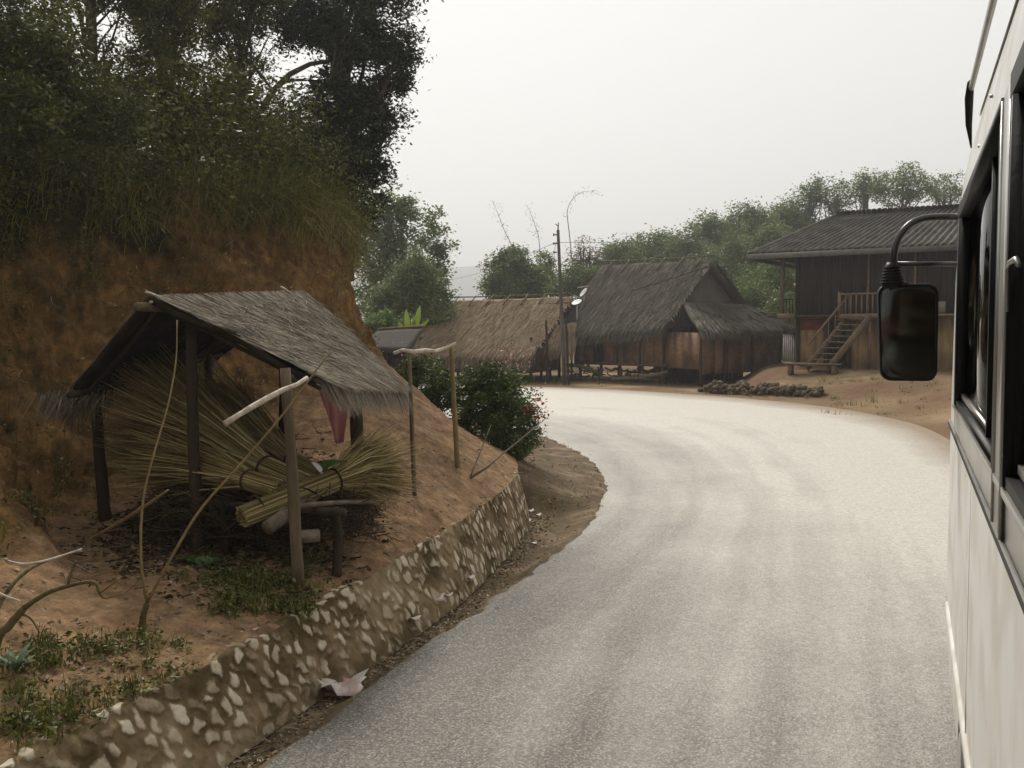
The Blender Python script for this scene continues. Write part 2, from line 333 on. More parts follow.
M['bus_blue'] = noisy('blue_paint', [(.3, (.20, .36, .46)), (.7, (.27, .44, .54))], scale=3, rough=.3, bump=0, spec=.5)
M['bus_in'] = noisy('bus_lining', [(.3, (.04, .037, .033)), (.7, (.08, .075, .07))], scale=3, rough=.8, bump=.1)
M['chrome'] = noisy('mirror_tube', [(.3, (.05, .05, .05)), (.7, (.09, .09, .09))], scale=9, rough=.28, bump=.05, metallic=.6)
M['seat'] = noisy('seat_cloth', [(.3, (.05, .05, .06)), (.7, (.10, .10, .11))], scale=9, rough=.9, bump=.2)
def glassmat():
    m, nt, N, L = mk('tinted_glass'); out = N.new('ShaderNodeOutputMaterial'); g = N.new('ShaderNodeBsdfGlossy'); g.inputs['Roughness'].default_value = .03; g.inputs[0].default_value = (.9, .9, .88, 1)
    t = N.new('ShaderNodeBsdfTransparent'); t.inputs[0].default_value = (.38, .39, .36, 1); lw = N.new('ShaderNodeFresnel'); lw.inputs[0].default_value = 1.5
    ms = N.new('ShaderNodeMixShader'); L.new(lw.outputs[0], ms.inputs[0]); L.new(t.outputs[0], ms.inputs[1]); L.new(g.outputs[0], ms.inputs[2]); L.new(ms.outputs[0], out.inputs[0]); return m
M['glass'] = glassmat()
def mirrormat():
    m, nt, N, L = mk('dusty_mirror'); out = N.new('ShaderNodeOutputMaterial'); p = N.new('ShaderNodeBsdfPrincipled'); p.inputs['Base Color'].default_value = (.45, .46, .44, 1); p.inputs['Metallic'].default_value = 1; p.inputs['Roughness'].default_value = .06
    L.new(p.outputs[0], out.inputs[0]); return m
M['mirror'] = mirrormat()

def smooth(x): x = np.clip(x, 0, 1); return x * x * (3 - 2 * x)
def catmull(P, n):
    P = np.array(P, float); k = len(P); E = np.vstack([2 * P[0] - P[1], P, 2 * P[-1] - P[-2]])
    t = np.linspace(0, k - 1, n); i = np.minimum(t.astype(int), k - 2); u = (t - i)[:, None]
    a, b, c, d = E[i], E[i + 1], E[i + 2], E[i + 3]
    return .5 * (2 * b + (c - a) * u + (2 * a - 5 * b + 4 * c - d) * u ** 2 + (3 * b - a - 3 * c + d) * u ** 3)
def fbm(p, s, o=4):
    return mnoise.fractal(Vector((p[0] * s, p[1] * s, p[2] * s)), 1.0, 2.0, o)

# ------------------------------------------------------------------ ground
ROAD_IN = [(-4.1, -5), (-2.8, 0), (-1.215, 5.24), (-.90, 6.23), (-.467, 7.41), (-.116, 8.3), (.335, 9.57), (.90, 11.58), (1.21, 13.75), (1.3, 15.2), (1.22, 17.2), (.91, 19), (.6, 20.4), (-.3, 23), (-2.5, 26), (-7, 29), (-16, 32), (-30, 34)]
ROAD_OUT = [(1.5, -7), (3.2, -1), (4.9, 4), (5.5, 6), (6.0, 8), (6.4, 10), (7.0, 12.5), (7.7, 15), (8.2, 17.5), (8.8, 20), (9.3, 22.3), (9.5, 24.4), (9.3, 27.5), (8.4, 30.6), (5.8, 34.8), (1.5, 38.6), (-8, 41), (-30, 43)]
OUTC = catmull([(*p, 0) for p in ROAD_OUT], 140)[:, :2]
def gh(x, y):
    x = np.asarray(x, float); y = np.asarray(y, float)
    dd_ = (x[..., None] - OUTC[:, 0]) ** 2 + (y[..., None] - OUTC[:, 1]) ** 2
    ni_ = np.minimum(dd_.argmin(-1), len(OUTC) - 2); tg = OUTC[ni_ + 1] - OUTC[ni_]
    d = np.sqrt(dd_.min(-1)) * np.where(tg[..., 0] * (y - OUTC[ni_, 1]) - tg[..., 1] * (x - OUTC[ni_, 0]) < 0, 1, 0)
    side = smooth((x - 7.2 - .25 * np.maximum(0, y - 34)) / 1.8)
    yard = .78 * smooth((d - .3) / 4.2) * side * smooth((y - 12) / 14) * smooth((70 - y) / 20)
    inside = (y < 41) & (y > -8)
    hill = 12 * smooth((y - 50) / 70) * np.clip((x / np.maximum(y, 1) + .02) / .42, 0, 1.2)
    und = .05 * np.sin(x * .35 + 1) * np.sin(y * .3) * smooth((y - 42) / 5)
    xo = np.interp(y, [-8, 0, 4, 8, 12.5, 17.5, 22, 27.5, 31, 34], [.5, 3.2, 4.9, 6, 7, 8.2, 9.2, 9.2, 8.2, 6.5])
    drop = .4 * smooth((xo - 1.2 - x) / .6) * smooth((35 - y) / 2) * smooth((x + 24) / 3)
    return -.03 + yard + hill + und - drop
xs = np.concatenate([np.arange(-1740, -60, 120), np.arange(-60, -12, 3), np.arange(-12, 26, .4), np.arange(26, 90, 3), np.arange(90, 1800, 120)])
ys = np.concatenate([np.arange(-60, -6, 6), np.arange(-6, 52, .4), np.arange(52, 140, 3), np.arange(140, 2400, 110)])
GX, GY = np.meshgrid(xs, ys, indexing='ij'); GZ = gh(GX, GY)
d_yard = smooth((GZ - .02) / .3)
nz = np.array([[fbm((a, b, 0), .5, 5) for b in ys] for a in xs]) * .11
GZ = GZ + nz * (d_yard * 1.2) * smooth((GZ + .02) / .12)
q = QM(); nx, ny = GX.shape; ii = np.arange(nx * ny).reshape(nx, ny)
q.add(np.stack([GX, GY, GZ], -1).reshape(-1, 3), np.stack([ii[:-1, :-1], ii[1:, :-1], ii[1:, 1:], ii[:-1, 1:]], -1).reshape(-1, 4))
ground = tag(link('ground', q, M['dirt'], smooth=True), kind='structure')
gf = np.concatenate(q.f)
gbvh = BVHTree.FromPolygons([Vector(v) for v in np.concatenate(q.v)], gf.tolist())

# ------------------------------------------------------------------ road
def road_mat():
    m, nt, N, L = mk('dusty_asphalt'); out = N.new('ShaderNodeOutputMaterial'); p = N.new('ShaderNodeBsdfPrincipled')
    tc = N.new('ShaderNodeTexCoord'); uv = N.new('ShaderNodeUVMap'); uv.uv_map = 'track'
    sp = N.new('ShaderNodeSeparateXYZ'); L.new(uv.outputs[0], sp.inputs[0])
    # aggregate
    vo = nd(N, 'ShaderNodeTexVoronoi', Scale=95.0); L.new(tc.outputs['Object'], vo.inputs['Vector'])
    vr = ramp(N, [(0, (.028, .024, .018)), (.3, (.072, .063, .049)), (.62, (.142, .126, .10)), (1, (.37, .335, .275))]); L.new(vo.outputs['Color'], vr.inputs[0])
    n1 = nd(N, 'ShaderNodeTexNoise', Scale=28.0, Detail=5.0, Roughness=.7); L.new(tc.outputs['Object'], n1.inputs[0])
    n1r = ramp(N, [(.3, (.62, .62, .62)), (.7, (1.15, 1.15, 1.15))]); L.new(n1.outputs[0], n1r.inputs[0])
    mg = N.new('ShaderNodeMix'); mg.data_type = 'RGBA'; mg.blend_type = 'MULTIPLY'; mg.inputs[0].default_value = 1; L.new(vr.outputs[0], mg.inputs[6]); L.new(n1r.outputs[0], mg.inputs[7])
    # dust mix: lanes running along the road, plus painted glare
    mp = N.new('ShaderNodeMapping'); mp.inputs['Scale'].default_value = (12, .13, 1); L.new(uv.outputs[0], mp.inputs[0])
    n2 = nd(N, 'ShaderNodeTexNoise', Scale=1.0, Detail=5.0, Roughness=.55, Distortion=.3); L.new(mp.outputs[0], n2.inputs[0])
    n3 = nd(N, 'ShaderNodeTexNoise', Scale=.45, Detail=7.0, Roughness=.6); L.new(tc.outputs['Object'], n3.inputs[0])
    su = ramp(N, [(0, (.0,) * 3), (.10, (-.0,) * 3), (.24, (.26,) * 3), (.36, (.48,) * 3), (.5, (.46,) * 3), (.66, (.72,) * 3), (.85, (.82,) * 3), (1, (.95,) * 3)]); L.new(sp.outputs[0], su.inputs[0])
    fr = ramp(N, [(0, (.0,) * 3), (.18, (.02,) * 3), (.3, (.34,) * 3), (.45, (.72,) * 3), (1, (.9,) * 3)])  # paler towards the bend, road glare put into the colour
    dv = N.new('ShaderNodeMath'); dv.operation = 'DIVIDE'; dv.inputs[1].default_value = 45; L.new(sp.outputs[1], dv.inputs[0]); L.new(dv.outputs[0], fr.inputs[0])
    def ma(op, a, b):
        k = N.new('ShaderNodeMath'); k.operation = op
        for i, z in enumerate((a, b)):
            if isinstance(z, (int, float)): k.inputs[i].default_value = z
            else: L.new(z, k.inputs[i])
        return k.outputs[0]
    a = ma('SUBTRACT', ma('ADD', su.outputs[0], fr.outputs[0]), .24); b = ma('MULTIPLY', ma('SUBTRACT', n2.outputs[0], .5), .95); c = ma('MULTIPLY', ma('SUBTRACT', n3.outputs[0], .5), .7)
    dust_glare = ma('ADD', ma('ADD', a, b), c); dr = ramp(N, [(.1, (.04,) * 3), (1.0, (.9,) * 3)]); L.new(dust_glare, dr.inputs[0])
    n5 = nd(N, 'ShaderNodeTexNoise', Scale=18.0, Detail=6.0, Roughness=.8); L.new(tc.outputs['Object'], n5.inputs[0])
    dcol = ramp(N, [(.3, (.44, .41, .355)), (.7, (.71, .67, .60))]); L.new(n5.outputs[0], dcol.inputs[0])
    dg = N.new('ShaderNodeMix'); dg.data_type = 'RGBA'; dg.blend_type = 'MULTIPLY'; dg.inputs[0].default_value = .8; gr_ = ramp(N, [(.0, (.68,) * 3), (.5, (1.0,) * 3), (1, (1.2,) * 3)]); L.new(vo.outputs['Color'], gr_.inputs[0]); L.new(dcol.outputs[0], dg.inputs[6]); L.new(gr_.outputs[0], dg.inputs[7])
    mx = N.new('ShaderNodeMix'); mx.data_type = 'RGBA'; L.new(dr.outputs[0], mx.inputs[0]); L.new(mg.outputs[2], mx.inputs[6]); L.new(dg.outputs[2], mx.inputs[7])
    cv = nd(N, 'ShaderNodeTexVoronoi', Scale=.42); cv.feature = 'DISTANCE_TO_EDGE'; nz_ = nd(N, 'ShaderNodeTexNoise', Scale=2.2, Detail=6.0); L.new(tc.outputs['Object'], nz_.inputs[0])
    vm = N.new('ShaderNodeVectorMath'); vm.operation = 'MULTIPLY_ADD'; L.new(nz_.outputs['Color'], vm.inputs[0]); vm.inputs[1].default_value = (1.3, 1.3, 0); L.new(tc.outputs['Object'], vm.inputs[2]); L.new(vm.outputs[0], cv.inputs['Vector'])
    ck = ramp(N, [(0, (1, 1, 1)), (.006, (0, 0, 0))]); L.new(cv.outputs['Distance'], ck.inputs[0]); gate = ramp(N, [(.56, (0, 0, 0)), (.64, (.4, .4, .4))]); L.new(n3.outputs[0], gate.inputs[0])
    mc = N.new('ShaderNodeMix'); mc.data_type = 'RGBA'; L.new(ma('MULTIPLY', ck.outputs[0], gate.outputs[0]), mc.inputs[0]); L.new(mx.outputs[2], mc.inputs[6]); mc.inputs[7].default_value = (.09, .08, .065, 1); mx = mc
    # outer rim turns to yard dirt
    rim = ramp(N, [(.80, (0, 0, 0)), (.96, (1, 1, 1))]); rr = ma('ADD', sp.outputs[0], ma('MULTIPLY', ma('SUBTRACT', n3.outputs[0], .5), .16)); L.new(rr, rim.inputs[0])
    m2 = N.new('ShaderNodeMix'); m2.data_type = 'RGBA'; L.new(rim.outputs[0], m2.inputs[0]); L.new(mx.outputs[2], m2.inputs[6])
    yd = ramp(N, [(.3, (.17, .115, .07)), (.7, (.36, .265, .175))]); L.new(n5.outputs[0], yd.inputs[0]); L.new(yd.outputs[0], m2.inputs[7])
    L.new(m2.outputs[2], p.inputs['Base Color']); p.inputs['Roughness'].default_value = .62; p.inputs['Specular IOR Level'].default_value = .5
    bp = N.new('ShaderNodeBump'); bp.inputs['Strength'].default_value = .55; bp.inputs['Distance'].default_value = .006; L.new(vo.outputs['Distance'], bp.inputs['Height'])
    bp2 = N.new('ShaderNodeBump'); bp2.inputs['Strength'].default_value = .4; bp2.inputs['Distance'].default_value = .03; L.new(n1.outputs[0], bp2.inputs['Height']); L.new(bp.outputs[0], bp2.inputs['Normal'])
    L.new(bp2.outputs[0], p.inputs['Normal']); L.new(p.outputs[0], out.inputs[0]); return m
NI = 520
ri = catmull([(*p, 0) for p in ROAD_IN], NI); ro = catmull([(*p, 0) for p in ROAD_OUT], NI)
arc = np.concatenate([[0], np.cumsum(np.linalg.norm(np.diff((ri + ro) / 2, axis=0), axis=1))])
wob = np.array([fbm((r[0], r[1], 3), 2.3, 5) for r in ri]) * .07 + np.array([fbm((r[0], r[1], 9), 9, 3) for r in ri]) * .02
dirn = unit(ro - ri); ri = ri + dirn * wob[:, None]
NU = 26; us = np.linspace(0, 1, NU) ** 1.3
rv = (ri[:, None] * (1 - us[None, :, None]) + ro[:, None] * us[None, :, None])
rv[..., 2] = .012 + .03 * np.sin(us * PI)[None, :]
rv[:, 0, 2] = -.05; rv[:, -1, 2] = -.01
k = np.arange(NI * NU).reshape(NI, NU)
q = QM(); rf = np.stack([k[:-1, :-1], k[:-1, 1:], k[1:, 1:], k[1:, :-1]], -1).reshape(-1, 4)
q.add(rv.reshape(-1, 3), rf)
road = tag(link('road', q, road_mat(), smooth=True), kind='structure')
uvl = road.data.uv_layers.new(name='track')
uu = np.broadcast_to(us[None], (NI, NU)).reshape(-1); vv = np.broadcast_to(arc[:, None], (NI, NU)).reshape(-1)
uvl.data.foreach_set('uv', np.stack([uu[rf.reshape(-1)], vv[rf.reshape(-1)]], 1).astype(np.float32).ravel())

# ------------------------------------------------------------------ cut bank
W_ = [(-4.6, -5, .40), (-3.38, 0, .38), (-2.04, 4.4, .365), (-1.64, 5.43, .375), (-1.24, 6.6, .39), (-.89, 7.67, .42), (-.52, 8.75, .47), (.03, 11.5, .5), (-.1, 14.6, .42), (-1.2, 18, .3), (-4, 22, .3), (-9, 25, .3), (-18, 28, .3)]
R1 = [(-5.6, -5, .6), (-4.4, .3, .6), (-2.65, 5.0, .55), (-2.35, 6.2, .55), (-2.1, 7.7, .58), (-1.5, 8.6, .85), (-1.2, 10, 1.05), (-.75, 12.5, 1.0), (-1.2, 15.2, .9), (-2.2, 18.4, .8), (-4.6, 21.5, .8), (-9.3, 24.2, .8), (-18.3, 27, .8)]
R2 = [(-6.2, -5, 1.0), (-5.0, .6, 1.1), (-3.15, 5.7, .98), (-4.15, 8.6, .68), (-3.8, 10.3, .75), (-2.85, 11, 1.35), (-2.25, 12.3, 1.85), (-2.0, 14.2, 1.95), (-2.5, 16.5, 1.8), (-3.6, 18.8, 1.7), (-5.5, 20.8, 1.7), (-9.8, 23.3, 1.8), (-18.6, 26.4, 1.8)]
R3 = [(-6.9, -5, 3), (-5.8, .8, 3), (-4.9, 6.8, 2.3), (-4.95, 9.8, 2.2), (-4.2, 11.3, 2.4), (-3.2, 12.3, 2.75), (-2.55, 13.6, 3.0), (-2.45, 15.3, 2.8), (-3.1, 17.3, 2.7), (-4.5, 19.2, 2.7), (-6.2, 20.5, 2.8), (-10.3, 22.6, 2.9), (-19, 25.8, 2.9)]
R4 = [(-7.6, -5, 5), (-6.4, 1, 5), (-5.5, 7.4, 4.0), (-5.35, 10.4, 3.75), (-4.5, 12.1, 3.95), (-3.4, 13.1, 4.05), (-2.85, 14.4, 4.0), (-2.8, 16.2, 3.75), (-3.6, 17.8, 3.6), (-5.2, 19.5, 3.6), (-6.8, 20.3, 3.7), (-10.8, 22.2, 3.9), (-19.4, 25.2, 3.9)]
R5 = [(-11, -5, 7), (-10, 2, 7), (-8.8, 8.4, 5.7), (-8.2, 12, 5.5), (-7.5, 14.2, 5.4), (-6.4, 15.6, 5.2), (-5.6, 16.4, 4.9), (-5.2, 17.3, 4.5), (-6, 18.3, 4.4), (-7, 19.2, 4.4), (-8, 19.5, 4.5), (-11.3, 20.8, 4.7), (-19.6, 23.8, 4.7)]
R6 = [(-30, -8, 12), (-28, 2, 12), (-26, 8.5, 11), (-25, 12, 10), (-24, 14, 10), (-23, 15, 9.5), (-22, 15.6, 9), (-21.5, 16.2, 8.5), (-21.5, 16.8, 8), (-21.5, 17.6, 7.5), (-21.5, 18.3, 7), (-22, 19.5, 6.6), (-24, 22, 6.4)]
R7 = [(-31, -8, -1), (-29, 2, -1), (-27, 8.5, -1), (-27, 12, -1), (-26, 14, -1), (-26, 15, -1), (-26, 15.6, -1), (-26, 16.2, -1), (-26, 16.8, -1), (-26, 17.6, -1), (-26, 18.3, -1), (-26, 19.5, -1), (-26, 22, -1)]
NS = 430
rows = [catmull(r, NS) for r in (W_, R1, R2, R3, R4, R5, R6, R7)]
prof = []; benchv = []
cnt = [26, 26, 34, 34, 26, 20, 3]
RP = np.array(rows)  # 8,NS,3
tt = []
for i, c in enumerate(cnt): tt += list(i + np.arange(c) / c)
tt.append(7.0); tt = np.array(tt)
BK = []
for t in tt:
    i = min(int(t), 6); u = t - i
    E = [RP[max(i - 1, 0)], RP[i], RP[i + 1], RP[min(i + 2, 7)]]
    lin = E[1] * (1 - u) + E[2] * u
    cr = .5 * (2 * E[1] + (E[2] - E[0]) * u + (2 * E[0] - 5 * E[1] + 4 * E[2] - E[3]) * u * u + (3 * E[1] - E[0] - 3 * E[2] + E[3]) * u ** 3)
    BK.append(lin * .5 + cr * .5 if 0 < i < 6 else lin)
BK = np.array(BK); nr = len(tt)
du = np.gradient(BK, axis=0); dv_ = np.gradient(BK, axis=1); nrm = unit(np.cross(dv_, du)); nrm = np.where(nrm[..., 2:3] < 0, -nrm, nrm)
for i in range(nr):
    t = tt[i]
    amp = .04 + .18 * smooth((t - 1.5) / .8) * (1 - .3 * smooth((t - 4) / 1))
    amp *= smooth(t / .25) if t < .25 else 1
    for j in range(NS):
        p = BK[i, j]
        if p[1] < -2 or p[0] < -14: continue
        p = p - nrm[i, j] * .12 * smooth((t - 1.8) / .8)
        d = amp * (fbm((p[0], p[1], p[2] * .6), .9, 5) + .55 * abs(fbm((p[0], p[1], p[2] * .35), 2.6, 4)))
        d += .022 * fbm(p, 7, 3) * min(1, t * 3) + smooth((t - 1.6) / .5) * (.05 * fbm(p, 5.5, 4) - .05 * abs(fbm((p[0] * 1.3, p[1] * 1.3, p[2] * .25), 4.2, 3)))
        BK[i, j] = p + nrm[i, j] * d
kk = np.arange(nr * NS).reshape(nr, NS)
bf = np.stack([kk[:-1, :-1], kk[1:, :-1], kk[1:, 1:], kk[:-1, 1:]], -1).reshape(-1, 4)
q = QM(); q.add(BK.reshape(-1, 3), bf)
bank = tag(link('hillside', q, M['earth'], smooth=True), kind='structure')
be = bank.data.attributes.new('bench', 'FLOAT', 'POINT'); mo = bank.data.attributes.new('moss', 'FLOAT', 'POINT')
bv = np.repeat(1 - smooth((tt - 1.6) / .5), NS)
xx = BK.reshape(-1, 3)
# ochre scar under the left eave keeps raw soil
be.data.foreach_set('value', bv.astype(np.float32))
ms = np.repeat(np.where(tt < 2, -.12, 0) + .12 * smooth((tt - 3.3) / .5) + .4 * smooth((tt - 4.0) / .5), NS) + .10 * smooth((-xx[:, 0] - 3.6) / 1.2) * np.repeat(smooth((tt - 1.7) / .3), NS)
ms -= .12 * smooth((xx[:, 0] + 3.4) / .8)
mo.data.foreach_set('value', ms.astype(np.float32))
bbvh = BVHTree.FromPolygons([Vector(v) for v in BK.reshape(-1, 3)], bf.tolist())
def ztop(x, y, hi=30):
    r = bbvh.ray_cast(Vector((x, y, hi)), Vector((0, 0, -1)))[0]
    g = gbvh.ray_cast(Vector((x, y, hi)), Vector((0, 0, -1)))[0]
    return max(r.z if r else -9, g.z if g else -9)
def hit(px, py):
    d = ray(px, py); best = None
    for b in (bbvh, gbvh):
        r = b.ray_cast(Vector(CAM), Vector(d))
        if r[0] and (best is None or r[3] < best[1]): best = (np.array(r[0]), r[3])
    return best[0] if best else None

# ------------------------------------------------------------------ verge between wall foot and asphalt
FOOT = [(-4.35, -5), (-3.08, 0), (-1.78, 4.3), (-1.5, 5.2), (-1.2, 6.1), (-.88, 6.92), (-.62, 7.7), (-.36, 8.6), (-.02, 10.2), (.2, 11.6), (.2, 12.4)]
fin = catmull([(*p, -.05) for p in FOOT], 260)
wl = catmull(W_, 600); wl = wl[wl[:, 1] > 11.5]
inn = np.vstack([fin + V(-.12, .03, -.05), catmull([(.16, 12.5, .0), (.06, 12.9, .36), (-.04, 14.3, .40), (-1.2, 17.9, .32), (-4.2, 21.8, .3), (-9, 24.9, .3), (-18, 28, .3)], 200)])
# match by arclength fraction on the inner road edge
def resamp(P, n, ybreak):
    a = np.concatenate([[0], np.cumsum(np.linalg.norm(np.diff(P[:, :2], axis=0), axis=1))]); s = np.interp(np.linspace(0, 1, n), np.linspace(0, 1, len(ybreak)), ybreak) * a[-1]
    return np.stack([np.interp(s, a, P[:, i]) for i in range(3)], 1)
nn_ = 420
aI = np.concatenate([[0], np.cumsum(np.linalg.norm(np.diff(inn[:, :2], axis=0), axis=1))])
I2 = np.stack([np.interp(np.linspace(0, aI[-1], nn_), aI, inn[:, i]) for i in range(3)], 1)
# outer: progressive nearest position along the asphalt edge, smoothed
jf = []; last = 0
for i, p in enumerate(I2):
    j = int(np.argmin(np.linalg.norm(ri[:, :2] - p[:2], axis=1))); j = max(j, last); last = j; jf.append(j)
jf = np.array(jf, float)
for _ in range(2): jf = np.convolve(np.pad(jf, 20, mode='edge'), np.ones(41) / 41, 'valid')
O2 = np.stack([np.interp(jf, np.arange(NI), (ri + dirn * .10)[:, i]) for i in range(3)], 1)
O2[:, 2] = -.005
vv_ = np.linspace(0, 1, 22); VG = I2[:, None] * (1 - vv_[None, :, None]) + O2[:, None] * vv_[None, :, None]
wid = np.linalg.norm(O2 - I2, axis=1)
for i in range(nn_):
    for j in range(22):
        p = VG[i, j]; v = vv_[j]
        h = -.05 * math.sin(v * PI) * min(1, wid[i] / .5) + .02 * smooth((v - .75) / .12) * (1 - smooth((v - .9) / .1))
        h += (.008 * fbm(p, 2.2, 5) + .016 * fbm(p, 11, 4)) * math.sin(v * PI) ** .5 * min(1, wid[i] / .35)
        VG[i, j, 2] += h
k3 = np.arange(nn_ * 22).reshape(nn_, 22); vf = np.stack([k3[:-1, :-1], k3[:-1, 1:], k3[1:, 1:], k3[1:, :-1]], -1).reshape(-1, 4)
q = QM().add(VG.reshape(-1, 3), vf); tag(link('roadside_verge', q, M['verge'], smooth=True), kind='structure')
vbvh = BVHTree.FromPolygons([Vector(v) for v in VG.reshape(-1, 3)], vf.tolist())
def zv(x, y):
    r = vbvh.ray_cast(Vector((x, y, 5)), Vector((0, 0, -1)))[0]; return r.z if r else 0.0

# ------------------------------------------------------------------ stone retaining wall
def wall_mat():
    m, nt, N, L = mk('rubble_masonry'); out = N.new('ShaderNodeOutputMaterial'); p = N.new('ShaderNodeBsdfPrincipled'); p.inputs['Roughness'].default_value = .93; p.inputs['Specular IOR Level'].default_value = .2
    tc = N.new('ShaderNodeTexCoord'); a = N.new('ShaderNodeAttribute'); a.attribute_name = 'stone'; c = N.new('ShaderNodeAttribute'); c.attribute_name = 'shade'
    n1 = nd(N, 'ShaderNodeTexNoise', Scale=26.0, Detail=9.0, Roughness=.8); L.new(tc.outputs['Object'], n1.inputs[0])
    s = N.new('ShaderNodeMath'); s.operation = 'MULTIPLY_ADD'; L.new(n1.outputs[0], s.inputs[0]); s.inputs[1].default_value = 1.3; L.new(a.outputs['Fac'], s.inputs[2])
    th = ramp(N, [(.0, (0, 0, 0)), (.47, (0, 0, 0)), (.66, (.95, .95, .95))]); 
    sb = N.new('ShaderNodeMath'); sb.operation = 'MULTIPLY'; L.new(s.outputs[0], sb.inputs[0]); sb.inputs[1].default_value = .42; L.new(sb.outputs[0], th.inputs[0])
    n2 = nd(N, 'ShaderNodeTexNoise', Scale=2.5, Detail=9.0, Roughness=.65); L.new(tc.outputs['Object'], n2.inputs[0])
    mort = ramp(N, [(.3, (.055, .042, .016)), (.44, (.13, .09, .042)), (.56, (.25, .18, .10)), (.72, (.40, .31, .20))]); L.new(n2.outputs[0], mort.inputs[0])
    n3 = nd(N, 'ShaderNodeTexNoise', Scale=16.0, Detail=7.0); L.new(tc.outputs['Object'], n3.inputs[0])
    st = ramp(N, [(.22, (.24, .18, .11)), (.4, (.46, .38, .26)), (.6, (.64, .55, .41)), (.78, (.76, .68, .53))]); mx = N.new('ShaderNodeMix'); mx.inputs[0].default_value = .5; L.new(n3.outputs[0], mx.inputs[2]); L.new(c.outputs['Fac'], mx.inputs[3]); L.new(mx.outputs[0], st.inputs[0])
    m1 = N.new('ShaderNodeMix'); m1.data_type = 'RGBA'; L.new(th.outputs[0], m1.inputs[0]); L.new(mort.outputs[0], m1.inputs[6]); L.new(st.outputs[0], m1.inputs[7])
    L.new(m1.outputs[2], p.inputs['Base Color'])
    b = N.new('ShaderNodeBump'); b.inputs['Strength'].default_value = .8; b.inputs['Distance'].default_value = .015; L.new(n1.outputs[0], b.inputs['Height'])
    L.new(b.outputs[0], p.inputs['Normal']); L.new(p.outputs[0], out.inputs[0]); return m
top_c = catmull([p for p in W_[:8]] + [(.02, 12.4, .48)], 900)
ft = catmull([(*p, -.10) for p in FOOT], 900)
top_c = top_c[top_c[:, 1] > .35]; ft = ft[ft[:, 1] > .45]
# pair both rails by arclength
def byarc(P, n):
    a = np.concatenate([[0], np.cumsum(np.linalg.norm(np.diff(P, axis=0), axis=1))]); s = np.linspace(0, a[-1], n); return np.stack([np.interp(s, a, P[:, i]) for i in range(3)], 1), a[-1]
LEN = 0; n_u = 780
T2, LEN = byarc(top_c, n_u); F2, _ = byarc(ft, n_u)
nvv = 44; prof_n = 0
cells = []
rr = random.Random(5)
nyc = 5
for cu in range(int(LEN / .118) + 2):
    for cv in range(-1, nyc + 1):
        cells.append((cu * .118 + rr.uniform(-.05, .05) + (cv % 2) * .06, (cv + .5) / nyc * .62 + rr.uniform(-.07, .07), rr.uniform(.26, 1), rr.uniform(0, 1)))
cells = np.array(cells)
U = np.linspace(0, LEN, n_u); P = []; ST = []; SH = []
outn = unit(np.cross(np.gradient(T2, axis=0), V(0, 0, 1)))
for j in range(nvv + 10):
    v = min(j / nvv, 1.0)
    base = F2 * (1 - v) + T2 * v
    hv = v * .62
    if j > nvv:   # coping going back into the bank
        base = T2 - outn * (j - nvv) * .012 + V(0, 0, .004) * np.sin((j - nvv) / 10 * PI); hv = .62 + (j - nvv) * .02
    row = base.copy(); stv = np.zeros(n_u); shv = np.zeros(n_u)
    for i in range(n_u):
        wu = U[i] + .05 * mnoise.noise(Vector((U[i] * 5, hv * 4, 1))) + .04 * mnoise.noise(Vector((U[i] * 16, hv * 12, 4))) + hv * .05
        wv = hv + .045 * mnoise.noise(Vector((U[i] * 5, hv * 5, 8))) + .035 * mnoise.noise(Vector((U[i] * 18, hv * 14, 14)))
        lo = max(0, int(wu / .118 - 3)) * (nyc + 2); hi_ = lo + 6 * (nyc + 2)
        cc = cells[lo:hi_]
        d = np.sqrt(((cc[:, 0] - wu) * 1.15) ** 2 + ((cc[:, 1] - wv) * .8) ** 2)
        o = np.argsort(d)[:2]
        e = (d[o[1]] - d[o[0]])
        s_ = min(1, max(0, (e - .004) / .055)) ; big = cc[o[0], 2]
        s_ *= (.25 + .75 * smooth((big - .33) / .12))
        stv[i] = s_; shv[i] = cc[o[0], 3]
        fade = .4 + .6 * smooth(v * 5)
        out_ = .013 * smooth(s_ * 1.4) * fade + .012 * fbm((U[i], hv, 2), 5, 4)
        row[i] = base[i] + outn[i] * out_ + V(0, 0, .02 * mnoise.noise(Vector((U[i] * 3, 0, 3))) * (1 if v > .9 else 0) + (out_ * .6 if j >= nvv else 0))
        if U[i] > 0: pass
    P.append(row); ST.append(stv); SH.append(shv)
P = np.array(P); kk = np.arange(P.shape[0] * n_u).reshape(P.shape[0], n_u)
q = QM().add(P.reshape(-1, 3), np.stack([kk[:-1, :-1], kk[:-1, 1:], kk[1:, 1:], kk[1:, :-1]], -1).reshape(-1, 4))
wallo = tag(link('retaining_wall', q, wall_mat(), smooth=True), 'low pale stone and brown mortar retaining wall curving along the dirt bank', 'wall')
for nm, a in (('stone', ST), ('shade', SH)):
    at_ = wallo.data.attributes.new(nm, 'FLOAT', 'POINT'); at_.data.foreach_set('value', np.array(a).astype(np.float32).ravel())
